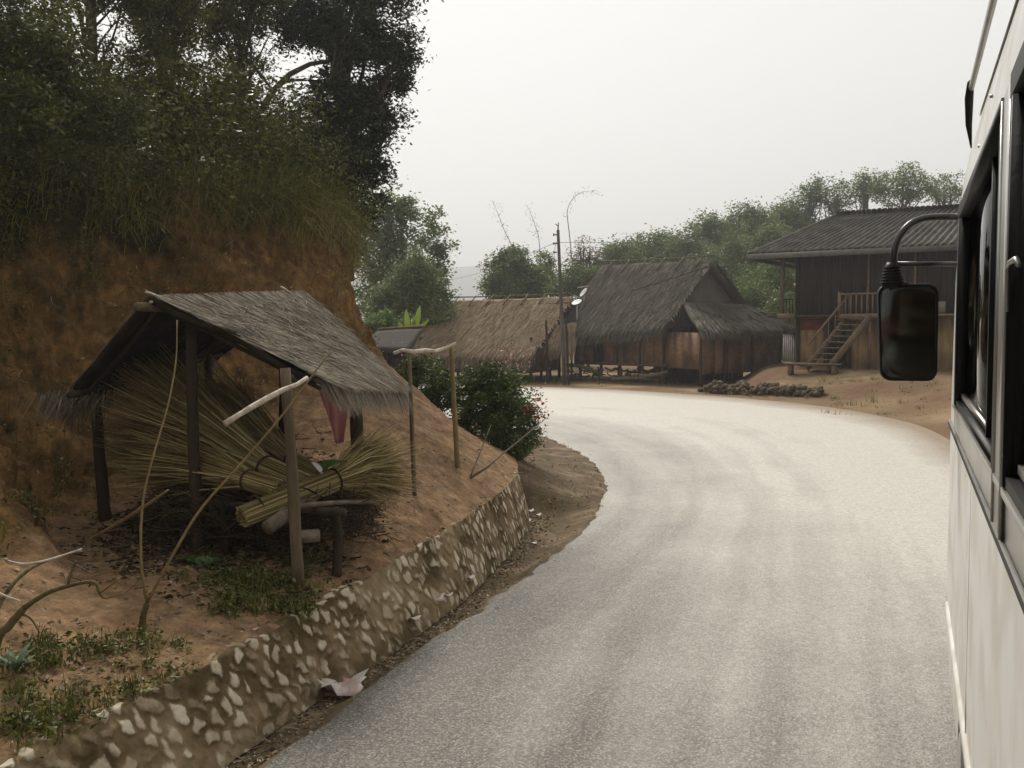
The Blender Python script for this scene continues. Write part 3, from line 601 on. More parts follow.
# ------------------------------------------------------------------ thatched roadside shelter
P1 = at(298, 566, 6.7); P2 = at(198, 550, 7.3); P3 = at(106, 519, 8.5); P4 = at(358, 441, 9.2); P5 = at(279, 425, 8.9)
for p in (P1, P2, P3, P4, P5): p[2] = ztop(p[0], p[1]) - .05
rA = at(149, 299, 7.35); rB = at(302, 293, 9.5); eC = at(316, 381, 6.95); eD = at(394, 380, 9.0); eL = at(70, 396, 7.95); eM = at(222, 352, 10.4)
shed = thing('thatched_shelter', 'small open shelter with grey thatch roof on crooked posts on the dirt bank', 'shelter', ((P1 + P3) / 2))
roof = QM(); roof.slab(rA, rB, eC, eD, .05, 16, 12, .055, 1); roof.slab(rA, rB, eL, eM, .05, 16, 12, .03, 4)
ro_ = link('roof', roof, M['thatch_shade'], shed, smooth=True)
th = QM(); thatch(th, rA, rB, eC, eD, 26000, .24, .0042, .07, .11, .022, .09, droop=.5)
for i_ in range(26):
    a_ = rng.uniform(0, .8); b_ = rng.uniform(.05, .8); lo_ = lambda s_, t_: (rA * (1 - s_) + rB * s_) * (1 - t_) + (eC * (1 - s_) + eD * s_) * t_
    thatch(th, lo_(a_, b_), lo_(a_ + .2, b_), lo_(a_, b_ + .15), lo_(a_ + .2, b_ + .15), 90, .22, .004, .09, .7, .05, 0)
thatch(th, rA, rB, eL, eM, 6000, .18, .005, .06, .13, .03, .12, droop=1.3)
su_ = QM(); thatch(su_, rA, rB, eL, eM, 1800, .28, .007, -.07, .2, .03, .1, droop=.5); link('thatch', su_, M['thatch_shade'], ro_)
thatch(th, eC + (eD - eC) * .15 + (rA - eC) * .12, eD + (rB - eD) * .14, eC + (eD - eC) * .1, eD, 900, .22, .005, .07, .35, .04, .6, droop=.6)
# tufts hanging off the left eave corner
tl = QM(); n = 500; b0 = eL + rng.normal(size=(n, 3)) * V(.10, .12, .03) + V(-.02, 0, 0)
d = unit(V(-.3, -.1, -.95) + rng.normal(size=(n, 3)) * .22); L_ = rng.uniform(.08, .22, (n, 1)); sd = unit(np.cross(d, rng.normal(size=(n, 3)))) * .004
th.add(np.stack([b0 - sd, b0 + sd, b0 + d * L_ + sd * .3, b0 + d * L_ - sd * .3], 1).reshape(-1, 3), np.arange(4 * n).reshape(n, 4), rng.uniform(0, .7, n))
link('thatch', th, M['thatch_grey'], ro_)
def post(a, b, r, name='post', mat='wood_dark', parent=None, wob=.12, k=8, bend=.02):
    q = QM(); q.tube(curve(a, b, rng.normal(size=3) * bend, 9), [r * 1.1, r, r * .9], k, wob=wob); return link(name, q, M[mat], parent, smooth=True)
post(P1, at(285, 368, 6.75), .04, 'post', 'wood_post', shed)
post(P2, at(191, 318, 7.45), .045, 'post', 'wood_dark', shed)
post(P3, at(96, 390, 8.55), .05, 'post', 'wood_dark', shed)
post(P4, at(356, 378, 9.15), .06, 'post', 'wood_dark', shed)
post(P5, at(283, 340, 9.0), .05, 'post', 'wood_dark', shed)
pp = at(212, 420, 9.9); pp[2] = ztop(pp[0], pp[1]) - .05; post(pp, at(208, 352, 9.9), .045, 'post', 'wood_dark', shed)
post(rA + V(-.05, -.12, -.06), rB + V(.0, .1, -.07), .03, 'ridge_pole', 'wood_post', shed)
post(eL * .9 + rA * .1 - V(.02, .1, .06), eM * .9 + rB * .1 - V(0, 0, .06), .025, 'eave_pole', 'wood_dark', shed)
post(eC * .85 + rA * .15 - V(.0, .05, .07), eD * .85 + rB * .15 - V(0, 0, .07), .028, 'eave_pole', 'wood_post', shed)
for s in (.05, .35, .65, .95):
    a = rA * (1 - s) + rB * s - V(0, 0, .06)
    for c in (eC * (1 - s) + eD * s, eL * (1 - s) + eM * s): post(a, c - V(0, 0, .055), .016, 'rafter', 'wood_dark', shed, bend=.01)
q = QM()
for (a, b) in (((146, 292), (165, 300)), ((150, 302), (170, 303)), ((283, 291), (307, 296)), ((278, 297), (303, 300)), ((281, 287), (291, 294)), ((190, 297), (250, 298)), ((288, 299), (300, 292))):
    ya = 7.3 + (a[0] - 149) / 153 * 2.2; yb = 7.3 + (b[0] - 149) / 153 * 2.2
    q.tube(curve(at(*a, ya), at(*b, yb), (0, 0, .005), 4), [.011, .007], 5)
link('ridge_stick', q, M['peeled'], shed, smooth=True)

# ---- things kept under it
def bundle(name, label, butt, tie, tip, rb, rt, rtip, n, lens=1.0, tie2=None):
    root = thing(name, label, 'straw bundle', butt, 'broom grass bundles under the shelter')
    butt, tie, tip = [np.array(x, float) for x in (butt, tie, tip)]
    ax = unit(tip - butt); u = unit(np.cross(ax, V(0, 0, 1))); w = np.cross(u, ax)
    ang = rng.uniform(0, 2 * PI, n); rad = np.sqrt(rng.uniform(0, 1, n))
    off = (np.cos(ang) * rad)[:, None] * u + (np.sin(ang) * rad)[:, None] * w
    st0 = butt + off * rb - ax * rng.uniform(-.02, .03, (n, 1)); st1 = tie + off * rt
    ll = rng.uniform(.72, 1.12, (n, 1)) * lens
    fan = off * rtip * V(1, 1, 1); st3 = tie + (tip - tie) * ll + fan * ll; st3[:, 2] -= .06 * ll[:, 0]
    st3 = st3 + rng.normal(size=(n, 3)) * .065; st2 = st1 * .5 + st3 * .5 + rng.normal(size=(n, 3)) * .026 - off * rtip * .12 + V(0, 0, .03)
    sd = unit(np.cross(ax, rng.normal(size=(n, 3)))) ; wdt = .0042
    vs = np.stack([st0 - sd * wdt, st0 + sd * wdt, st1 - sd * wdt, st1 + sd * wdt, st2 - sd * wdt * .8, st2 + sd * wdt * .8, st3 - sd * wdt * .4, st3 + sd * wdt * .4], 1).reshape(-1, 3)
    b = np.arange(n)[:, None] * 8; f = np.concatenate([b + np.array(z) for z in ([0, 1, 3, 2], [2, 3, 5, 4], [4, 5, 7, 6])])
    t = rng.uniform(0, 1, n); q = QM().add(vs, f, np.concatenate([t, t, t * .8]))
    core = curve(butt + ax * .01, tie, (0, 0, 0), 4); q.tube(core, [rb * .93, rt * .93], 12, t=.6)
    core = curve(tie, tie + (tip - tie) * .35, (0, 0, 0), 4); q.tube(core, [rt * .9, rt * .5], 12, t=.4)
    link('stalks', q, M['straw'], root)
    for tt_ in [tie] + ([tie2] if tie2 is not None else []):
        q = QM(); ringp = [tt_ + (rt * 1.06) * (math.cos(a) * u + math.sin(a) * w) for a in np.linspace(0, 2 * PI, 17)]
        q.tube(ringp, .009, 5); link('binding', q, M['wood_dark'], root)
    return root
bundle('straw_bundle', 'tied straw bundle lowest of those fanning left, its cut butt end beside the front post', at(279, 490, 7.15), at(248, 480, 7.25), at(150, 455, 7.9), .075, .07, .22, 1300)
bundle('straw_bundle', 'largest straw bundle fanning up to the left behind the middle post, black tie round it', at(306, 485, 7.5), at(265, 467, 7.6), at(150, 395, 8.4), .085, .085, .42, 2600)
bundle('straw_bundle', 'straw bundle leaning steepest behind the others with a pale pointed butt', at(322, 474, 7.9), at(290, 458, 8.0), at(205, 388, 8.6), .06, .06, .22, 1100)
bundle('straw_bundle', 'straw bundle pointing right past the front post with frayed tips over the dirt bank', at(244, 516, 6.95), at(335, 480, 7.45), at(386, 460, 7.8), .075, .085, .26, 1700, 1.08, tie2=at(258, 508, 7.05))
bundle('straw_bundle', 'dark loose straw heap at the back left of the shelter between left and middle posts', at(232, 495, 8.4), at(205, 470, 8.5), at(135, 425, 8.9), .09, .10, .38, 1500)
# support rack
rk = thing('storage_rack', 'low rack of dark poles holding the straw bundles off the ground', 'rack', at(240, 560, 7.4))
for (a, b, r) in ((at(165, 492, 8.0), at(372, 503, 7.3), .035), (at(180, 500, 7.5), at(345, 512, 6.95), .03), (at(210, 482, 8.6), at(360, 478, 8.3), .03)):
    post(a, b, r, 'pole', 'wood_dark', rk)
for (px, py, Y) in ((222, 498, 7.4), (335, 508, 7.05), (240, 484, 8.45), (345, 482, 8.3)):
    t_ = at(px, py, Y); g_ = t_.copy(); g_[2] = ztop(t_[0], t_[1]) - .05; post(g_, t_, .035, 'leg', 'wood_dark', rk)
q = QM()
for i in range(1500):
    c_ = at(random.uniform(150, 372), random.uniform(492, 538), 7.0 + random.uniform(.1, 1.5)); d_ = unit(V(random.gauss(0, 1), random.gauss(0, .7), random.gauss(0, .35))) * random.uniform(.1, .4)
    if c_[2] < ztop(c_[0], c_[1]) : c_[2] = ztop(c_[0], c_[1]) + random.uniform(.0, .1)
    q.tube(curve(c_ - d_ / 2, c_ + d_ / 2, rng.normal(size=3) * .03, 4), [random.uniform(.002, .006), .0015], 4, t=random.random() * .7)
tag(link('brushwood_pile', q, M['litter_dark'], None, tuple(at(250, 540, 7.6))), 'dark tangled brushwood pile stuffed beneath the straw bundles', 'brushwood')
def single(name, label, cat, q, mat, loc, smooth_=True, group=None):
    return tag(link(name, q, M[mat], None, tuple(loc), smooth_), label, cat, group)
a = at(267, 528, 6.9); b = at(312, 497, 7.3)
single('log', 'short pale sawn log lying under the straw bundle next to the front post', 'log', QM().tube(curve(a, b, (0, 0, 0), 5), [.052, .05], 14), 'branch_grey', a)
a = at(300, 506, 6.95); b = at(380, 502, 7.3)
single('pole', 'thin pale pole lying level under the right hand straw bundle', 'pole', QM().tube(curve(a, b, (0, 0, .01), 7), [.02, .014], 7), 'branch_grey', a)
a = at(296, 537, 6.95)
single('wood_block', 'small grey wood block showing right of the front post foot', 'wood block', QM().box(at(305, 536, 6.95), (.2, .1, .075), .3), 'branch_grey', a, False)
pts = [at(*p, Y) for p, Y in (((225, 424), 6.15), ((240, 414), 6.25), ((252, 407), 6.32), ((266, 399), 6.42), ((283, 390), 6.52), ((296, 385), 6.6), ((307, 378), 6.7))]
single('peeled_branch', 'white peeled crooked branch sticking out in front of the shelter roof', 'branch', QM().tube(pts, [.019, .016, .02, .015, .015], 9, wob=.14), 'peeled', pts[0])
# pink cloth
g = np.zeros((10, 12, 3)); top = at(331, 388, 9.0); bot = at(339, 441, 9.0)
for i in range(10):
    for j in range(12):
        u = i / 9; v = j / 11; wdt = .30 * (1 - .7 * v)
        g[i, j] = top * (1 - v) + bot * v + V((u - .4) * wdt, .06 * math.sin(u * 9 + v * 2), -.02 * math.sin(u * PI))
kk = np.arange(120).reshape(10, 12); q = QM().add(g.reshape(-1, 3), np.stack([kk[:-1, :-1], kk[1:, :-1], kk[1:, 1:], kk[:-1, 1:]], -1).reshape(-1, 4))
o = single('hanging_cloth', 'faded pink cloth hanging from the back of the thatched shelter', 'cloth', q, 'pink', top); o.modifiers.new('thick', 'SOLIDIFY').thickness = .006
def bigleaf(q, a, b, wd, fold=.3, up=V(0, 0, 1), n=9, curl=.1):
    a = np.array(a, float); b = np.array(b, float); ax = b - a; L = np.linalg.norm(ax); ax /= L
    s = np.cross(ax, up); s /= np.linalg.norm(s); nn = np.cross(s, ax); vs = []
    for i in range(n + 1):
        t = i / n; w_ = wd * math.sin(PI * min(1, t * .93 + .05)) ** .7 / 2; c = a + ax * L * t + nn * curl * L * math.sin(PI * t)
        vs += [c - s * w_ + nn * w_ * fold, c, c + s * w_ + nn * w_ * fold]
    f = []
    for i in range(n): f += [[3 * i, 3 * i + 1, 3 * i + 4, 3 * i + 3], [3 * i + 1, 3 * i + 2, 3 * i + 5, 3 * i + 4]]
    q.add(vs, f)
q = QM(); bigleaf(q, at(318, 474, 7.2), at(347, 462, 7.4), .16, .3)
single('green_leaf', 'folded green banana leaf resting on the straw behind the front post', 'leaf', q, 'leaf_big', at(318, 474, 7.2))
q = QM(); bigleaf(q, at(312, 462, 7.25), at(322, 474, 7.2), .06, .1)
single('paper_scrap', 'small pale scrap next to the green leaf on the straw', 'paper', q, 'white_litter', at(318, 470, 7.2))
# broad leaves on the ground
root = thing('broad_leaf_plant', 'low plant with wide bright green leaves on the ground under the shelter', 'plant', at(200, 575, 6.9))
for (a, b, w_) in (((205, 577), (178, 560), .16), ((205, 577), (226, 562), .17), ((203, 578), (190, 582), .10), ((206, 578), (215, 585), .09), ((204, 576), (205, 556), .12)):
    q = QM(); p = at(*a, 6.9); p[2] = ztop(p[0], p[1]); e = at(*b, 6.95); bigleaf(q, p, e, w_, .25, curl=.12); link('leaf', q, M['leaf_big'], root, smooth=True)

q = QM(); cc_ = (P1 + P2 + P3 + P4) / 4
for i in range(2600):
    x_ = random.gauss(0, .5); y_ = random.gauss(.15, .7); x2 = cc_[0] + x_ - .2; y2 = cc_[1] + y_ + .1 - .5 * x_; z2 = ztop(x2, y2)
    if z2 < -5: continue
    p = V(x2, y2, z2 + .008); 
    if i % 3 == 0: dd = unit(V(random.gauss(0, 1), random.gauss(0, 1), random.gauss(0, .15))) * random.uniform(.05, .28); q.tube([p, p + dd + V(0, 0, .01)], random.uniform(.002, .006), 4, t=random.random() * .6)
    else: leaves(q, p + rng.normal(size=(5, 3)) * V(.05, .05, .004), .05, .5, flat=.12)
tag(link('leaf_litter', q, M['litter_dark']), 'dark dead leaves and twigs on the ground under the thatched shelter', 'leaf litter', kind='stuff')
# ---- fence stakes
fr_ = thing('stake_fence', 'two thin stakes with a white crooked rail tied across before the bush', 'fence', at(415, 497, 9.5))
a = hit(415, 495); b = at(409, 350, a[1] + .05); post(a - V(0, 0, .1), b, .020, 'stake', 'wood_post', fr_, bend=.01)
a2_ = hit(458, 467); b2_ = at(451, 343, a2_[1]); post(a2_ - V(0, 0, .1), b2_, .026, 'stake', 'bamboo', fr_, bend=.006)
ya, yb = b[1] - .03, b2_[1] - .04
pts = [at(394, 353, ya - .1), at(403, 350, ya), at(415, 352, ya), at(425, 350, ya * .7 + yb * .3), at(436, 351, ya * .4 + yb * .6), at(446, 348, yb), at(456, 343, yb)]
link('rail', QM().tube(pts, [.016, .02, .016], 7, wob=.1), M['peeled'], fr_, smooth=True)
a = hit(470, 478); pts = [a, at(488, 467, a[1]), at(500, 456, a[1] + .3), at(520, 440, a[1] + .5), at(546, 418, a[1] + .8)]
single('dead_branch', 'thin dead branch leaning up from the dirt bank against the red flowered bush', 'branch', QM().tube(pts, [.016, .01, .005], 6).tube(curve(a, at(491, 425, a[1] + .4), (0, 0, 0), 5), [.01, .004], 5), 'branch_grey', a)

# ---- bare saplings in the foreground
def bez(pts, n=24): return catmull(pts, n)
def woody(name, label, segs, mat, cat='sapling'):
    root = thing(name, label, cat, segs[0][0][0])
    for nm, (pts, r, mt) in zip([s[3] if len(s) > 3 else 'stem' for s in segs], [(s[0], s[1], s[2] if len(s) > 2 else mat) for s in segs]):
        link(nm, QM().tube(bez(pts), r, 7, wob=.08), M[mt], root, smooth=True)
    return root
b0 = hit(141, 634); Yb = b0[1]; b0 = b0 - V(0, 0, .05)
fk = at(147, 603, Yb)
woody('forked_sapling', 'bare forked sapling with two long stems rising in front of the shelter', [
    ([b0, at(143, 618, Yb), fk], [.022, .016], 'bark_moss'),
    ([fk, at(141, 560, Yb), at(143, 500, Yb + .1), at(155, 450, Yb + .2), at(168, 405, Yb + .35), at(176, 360, Yb + .5), at(177, 320, Yb + .6)], [.009, .0065, .004], 'bamboo'),
    ([fk, at(170, 560, Yb), at(200, 510, Yb + .1), at(240, 465, Yb + .2), at(280, 418, Yb + .3), at(318, 368, Yb + .4), at(332, 350, Yb + .45)], [.009, .007, .004], 'bamboo'),
    ([at(88, 540, Yb + 1), at(120, 522, Yb + .8), at(142, 508, Yb + .5), at(168, 490, Yb + .4)], [.008, .012, .006], 'bamboo'),
], 'bark_moss')
Yl = 4.3
bb = at(-22, 700, Yl); bb[2] = ztop(bb[0], bb[1]) - .1
woody('leafless_shrub', 'mossy leafless branches reaching in over the weeds at the left edge', [
    ([bb, at(-5, 648, Yl), at(10, 625, Yl), at(24, 608, Yl)], [.026, .02, .016], 'bark_moss'),
    ([at(24, 608, Yl), at(45, 594, Yl), at(68, 586, Yl), at(93, 582, Yl), at(99, 592, Yl), at(104, 598, Yl), at(115, 596, Yl)], [.013, .009, .006, .003], 'bark_moss', 'branch'),
    ([at(68, 586, Yl), at(70, 576, Yl), at(76, 561, Yl)], [.007, .005], 'bark_moss', 'branch'),
    ([at(-10, 645, Yl), at(-2, 608, Yl + .1), at(15, 582, Yl + .2), at(35, 566, Yl + .3), at(60, 556, Yl + .4), at(84, 551, Yl + .5)], [.014, .010, .007, .003], 'bark_moss', 'branch'),
    ([at(8, 561, Yl + .2), at(25, 564, Yl + .2), at(48, 560, Yl + .25), at(82, 549, Yl + .3)], [.004, .006, .004], 'peeled', 'twig'),
    ([at(-8, 590, Yl - .1), at(5, 596, Yl - .1), at(20, 601, Yl - .1)], [.006, .006, .003], 'peeled', 'twig'),
    ([at(100, 593, Yl), at(107, 588, Yl), at(118, 580, Yl)], [.004, .002], 'bark_moss', 'twig'),
    ([at(18, 613, Yl), at(30, 618, Yl), at(40, 633, Yl)], [.006, .003], 'bark_moss', 'twig'),
], 'bark_moss', 'shrub')

# ---- weeds on the bench (ground cover)
def scatter_hits(boxes, n):
    out = []
    while len(out) < n:
        b = random.choices(boxes, [x[4] for x in boxes])[0]
        px = random.uniform(b[0], b[2]); py = random.uniform(b[1], b[3]); h = hit(px, py)
        if h is not None: out.append(h)
    return np.array(out)
q = QM()
pts = scatter_hits([(0, 640, 150, 740, 5), (30, 640, 130, 665, 2), (110, 640, 190, 700, 1.2), (215, 575, 320, 618, 5), (180, 560, 320, 590, 2), (0, 470, 110, 520, 1), (370, 500, 400, 530, .3), (0, 690, 110, 760, 2)], 360)
pts = pts[rng.uniform(0, 1, len(pts)) < .5 + .5 * np.array([mnoise.noise(Vector(p * 3)) > -.1 for p in pts])]
for p in pts:
    m_ = random.randint(8, 30); r_ = random.uniform(.03, .08)
    leaves(q, p + rng.normal(size=(m_, 3)) * V(r_, r_, r_ * .4) + V(0, 0, r_ * .5), .036, .42)
    if random.random() < .5: blades(q, np.repeat(p[None], 10, 0) + rng.normal(size=(10, 3)) * .02, .14, .006, .6)
tag(link('weeds', q, M['leaf_weed'], None), 'low weeds and ground cover growing in patches over the dirt bench', 'weeds', kind='stuff')
for (px, py, lab) in ((16, 672, 'pale bluish green weed rosette at the lower left corner'),):
    p = hit(px, py); q = QM()
    for a in range(14):
        an = a * 2.4; bigleaf(q, p, p + V(math.cos(an) * .10, math.sin(an) * .10, .06 + .03 * (a % 3)), .03, .2, n=5)
    single('weed_rosette', lab, 'plant', q, 'leaf_pale', p)
# dry litter and twigs in the gutter and at the shelter floor
q = QM()
for i in range(150):
    if i < 100:
        j = random.randint(20, 215); f_ = fin[j] if random.random() < .6 else fin[j]; p = f_ + outn[0] * 0 + V(random.uniform(.02, .3), 0, 0); p[2] = zv(p[0], p[1]) + .008
    else: p = scatter_hits([(60, 530, 320, 600, 1), (320, 520, 400, 560, .3), (470, 470, 540, 520, .5)], 1)[0] + V(0, 0, .01)
    for k_ in range(random.randint(2, 9)):
        s0 = p + rng.normal(size=3) * V(.06, .09, .006); dd = unit(rng.normal(size=3) * V(1, 1, .12) + V(.3, .7, 0)) * random.uniform(.04, .24)
        q.tube(curve(s0, s0 + dd, rng.normal(size=3) * .012, 4), [random.uniform(.0015, .004), .001], 4, t=random.random())
tag(link('dry_litter', q, M['twig_dry'], None), 'dry straw and twigs scattered along the gutter', 'litter', kind='stuff')
q = QM()
for i in range(1100):
    if i < 750: j = random.randint(5, 255); f_ = fin[j]; p = f_ + V(abs(random.gauss(0, .16)) - .02, 0, 0); p[2] = zv(p[0], p[1]) + .006
    else: p = scatter_hits([(0, 560, 330, 700, 2), (330, 440, 510, 560, 1), (480, 470, 600, 560, 1.5), (700, 366, 950, 420, .8)], 1)[0] + V(0, 0, .006)
    leaves(q, p + rng.normal(size=(4, 3)) * V(.04, .05, .004), .035, .5, flat=.15)
tag(link('fallen_leaves', q, M['twig_dry']), 'fallen brown leaves in the gutter and on the bare dirt', 'leaves', kind='stuff')
q = QM()
for i in range(110):
    c_ = hit(random.uniform(455, 600), random.uniform(445, 545))
    if c_ is None: continue
    nb_ = random.randint(3, 12); zc = zv(c_[0], c_[1])
    if abs(zc) < 1e-9: continue
    c_ = V(c_[0], c_[1], zc); 
    if random.random() < .5: blades(q, np.repeat(c_[None], nb_, 0) + rng.normal(size=(nb_, 3)) * V(.04, .04, 0), random.uniform(.04, .13), .006, .8)
    else: leaves(q, c_ + rng.normal(size=(nb_ * 2, 3)) * V(.12, .12, .005) + V(0, 0, .01), .04, .5, flat=.15)
tag(link('verge_grass', q, M['twig_dry']), 'dry grass wisps and dead leaves on the verge at the bend', 'grass', kind='stuff')
# pebbles, clods
q = QM()
for i in range(900):
    if i < 260: j = random.randint(5, 255); p = fin[j] + V(random.uniform(.0, .45), random.uniform(-.1, .1), 0); p[2] = zv(p[0], p[1])
    elif i < 560:
        p = scatter_hits([(0, 560, 330, 720, 2), (330, 440, 510, 560, 2), (480, 450, 600, 560, 3)], 1)[0]; zq = zv(p[0], p[1]); p[2] = max(p[2], zq) if zq else p[2]
    elif i < 740: p = scatter_hits([(560, 376, 950, 432, 1)], 1)[0]
    else:
        j = random.randint(150, NI - 150); p = ri[j] + V(random.gauss(0, .06), random.gauss(0, .06), 0); p[2] = .012
    r_ = random.uniform(.006, .02) * (2.2 if 560 <= i < 740 else 1)
    vs = p + np.array([(r_ * random.uniform(.7, 1.3) * a, r_ * random.uniform(.7, 1.3) * b, r_ * .7 * c) for a, b, c in ((1, 0, 0), (0, 1, 0), (-1, 0, 0), (0, -1, 0), (0, 0, 1), (.0, 0, -.6))])
    q.add(vs, [[0, 1, 4], [1, 2, 4], [2, 3, 4], [3, 0, 4], [1, 0, 5], [2, 1, 5], [3, 2, 5], [0, 3, 5]], random.random())
tag(link('pebbles', q, noisy('loose_stone', [(.2, (.10, .07, .045)), (.6, (.27, .2, .14)), (.9, (.45, .38, .3))], scale=6, tint=.7, bump=.3), None), 'loose pebbles and clods along the gutter and yard', 'pebbles', kind='stuff')
# litter
def crumple(c, size, seed, n=7, mat='white_litter', flat=.45):
    g = []; r_ = random.Random(seed)
    for i in range(n):
        for j in range(n):
            u = i / (n - 1) - .5; v = j / (n - 1) - .5
            g.append(V(c[0] + u * size[0] + r_.uniform(-.1, .1) * size[0], c[1] + v * size[1] + r_.uniform(-.1, .1) * size[1], c[2] + size[2] * (r_.uniform(.05, 1) * flat + abs(u + v * .5) * 1.1)))
    kk = np.arange(n * n).reshape(n, n); return QM().add(np.array(g), np.stack([kk[:-1, :-1], kk[1:, :-1], kk[1:, 1:], kk[:-1, 1:]], -1).reshape(-1, 4))
p = gp(342, 682, 0.0); p[2] = zv(p[0], p[1]) + .015
o = single('plastic_bag', 'crumpled white plastic bag with pink print lying in the gutter at the wall foot', 'plastic bag', crumple(p, (.26, .24, .13), 2), 'white_litter', p, False); o.modifiers.new('thick', 'SOLIDIFY').thickness = .003
lits = [(437, 602, .09, 'white rag lying against the wall foot above the plastic bag'), (448, 598, .05, 'small white scrap just beside the white rag at the wall foot'), (533, 498, .17, 'flat pale slab scrap in the drain where the wall ends'), (524, 484, .10, 'pale scrap farthest along the drain by the bush'), (529, 513, .08, None), (538, 517, .06, None), (527, 523, .07, None), (520, 533, .08, None), (516, 540, .07, None), (508, 552, .06, None), (540, 488, .05, None), (534, 545, .04, None), (470, 580, .06, None), (492, 566, .05, None), (415, 622, .06, None), (500, 559, .05, None), (523, 528, .06, None), (543, 496, .06, None), (398, 640, .05, None)]
for i, (px, py, s_, lab) in enumerate(lits):
    z0 = 0.02; p = gp(px, py, z0)
    for _ in range(4): p = gp(px, py, zv(p[0], p[1]) + .01)
    p[2] += .012; s_ *= 1.35; o = single('litter_scrap', lab or 'small off white scrap among the debris in the drain beyond the wall foot', 'litter', crumple(p, (s_, s_ * .9, s_ * .4), 20 + i, 4), 'white_litter', p, False, 'white litter scraps along the drain'); o.modifiers.new('thick', 'SOLIDIFY').thickness = .003

# ------------------------------------------------------------------ bushes on the bank
def bush(name, label, base, blobs, nc, per, cr, size, lm, flowers=()):
    root = thing(name, label, 'bush', base); q, cc = crown(blobs, nc, per, cr, size, .5, .55, .03); link('foliage', q, M[lm], root)
    tq = QM()
    for k_ in range(16): tq.tube(curve(np.array(base, float) - V(0, 0, .1), cc[random.randrange(len(cc))], rng.normal(size=3) * .05, 6), [.02, .006], 5)
    link('stem', tq, M['bark'], root)
    for (pts, mt, s_) in flowers:
        fq = QM(); leaves(fq, pts, s_, .8); link('blossom', fq, M[mt], root)
    return root
cb = V(-.18, 14.3, 1.05)
fl1 = at(537, 408, 13.5) + rng.normal(size=(50, 3)) * V(.08, .1, .09)
fl2 = at(512, 358, 13.9) + rng.normal(size=(60, 3)) * V(.17, .12, .09)
fl3 = cb + unit(rng.normal(size=(16, 3))) * V(.68, .6, .75)
bush('flowering_bush', 'large rounded dark green bush with red blossoms at the end of the wall', (-.15, 14.2, .3),
     [(-.22, 14.3, 1.0, .62, .6, .70), (.02, 14.0, .78, .36, .4, .42), (-.45, 14.5, 1.15, .42, .5, .5), (-.2, 14.3, 1.42, .36, .4, .28)], 330, 90, .13, .05, 'leaf_bush', [(fl1, 'flower', .05), (fl2, 'flower_pink', .045), (fl3, 'flower_pink', .035)])
bush('round_bush', 'smaller dark bush behind the two stakes, left of the flowering bush', at(425, 420, 14.6), [(-1.30, 14.9, 1.45, .34, .4, .36), (-1.05, 14.8, 1.25, .24, .3, .28), (-1.55, 15, 1.55, .22, .3, .22)], 120, 80, .12, .05, 'leaf_bush', [(at(408, 362, 14.6) + rng.normal(size=(20, 3)) * .12, 'flower_pink', .04)])

# ------------------------------------------------------------------ cliff-top vegetation
def bank_pts(n, t0, t1, ymin=5, ymax=21, xmin=-13):
    out = []
    i0 = int(np.searchsorted(tt, t0)); i1 = int(np.searchsorted(tt, t1))
    while len(out) < n:
        i = random.randint(i0, i1 - 1); j = random.randint(0, NS - 1); p = BK[i, j]
        if ymin < p[1] < ymax and p[0] > xmin: out.append(p + rng.normal(size=3) * .05)
    return np.array(out)
# thick scrub, one continuous mass
q = QM()
c = bank_pts(1250, 3.75, 5.15)
hh = rng.uniform(0, 1, (len(c), 1)) ** 1.2
bias = np.array([.75 + .9 * (mnoise.noise(Vector((p[0] * .5, p[1] * .5, 3))) + .3) for p in c])[:, None]
c2 = c + V(0, 0, 1) * hh * 1.25 * bias
per = 46; cr_ = np.repeat(rng.uniform(.16, .34, (len(c), 1)), per, 0)
cen = np.repeat(c2, per, 0) + rng.normal(size=(len(c) * per, 3)) * cr_ * V(.9, .9, .6)
leaves(q, cen, .085, .42, t=np.clip(np.repeat(rng.uniform(0, 1, len(c)), per) * .55 + rng.uniform(0, .45, len(cen)), 0, 1), droop=.3)
tag(link('hillside_scrub', q, M['leaf_dark']), 'dense dark scrub covering the top of the earth cut', 'scrub', kind='stuff')
q = QM(); c = bank_pts(520, 3.75, 4.6); per = 26
c2 = c + V(0, 0, 1) * rng.uniform(.1, 1.0, (len(c), 1)); cen = np.repeat(c2, per, 0) + rng.normal(size=(len(c) * per, 3)) * .2
cen = cen[(cen[:, 0] > -6.2)]
leaves(q, cen, .065, .35, droop=.4)
# hanging grass over the lip
c = bank_pts(700, 3.55, 4.15, xmin=-7); c = c[rng.uniform(0, 1, len(c)) < smooth((c[:, 0] + 5.6) / 3) * .7 + .3]
bb_ = np.repeat(c, 12, 0) + rng.normal(size=(len(c) * 12, 3)) * .10
dd = V(.8, -.6, 0) + rng.normal(size=bb_.shape) * .5
blades(q, bb_, .6, .011, 1.0, dirs=dd, segs=4, grav=.95)
c = bank_pts(60, 3.4, 3.9, ymin=13, xmin=-3.6); bb_ = np.repeat(c, 22, 0) + rng.normal(size=(len(c) * 22, 3)) * .08
blades(q, bb_, .7, .012, .9, dirs=V(.8, -.5, 0) + rng.normal(size=bb_.shape) * .3, segs=4, grav=1.2)
tag(link('hanging_grass', q, M['grass_dry']), 'yellowish grass and creepers hanging over the lip of the cut', 'grass', kind='stuff')
rq = QM()
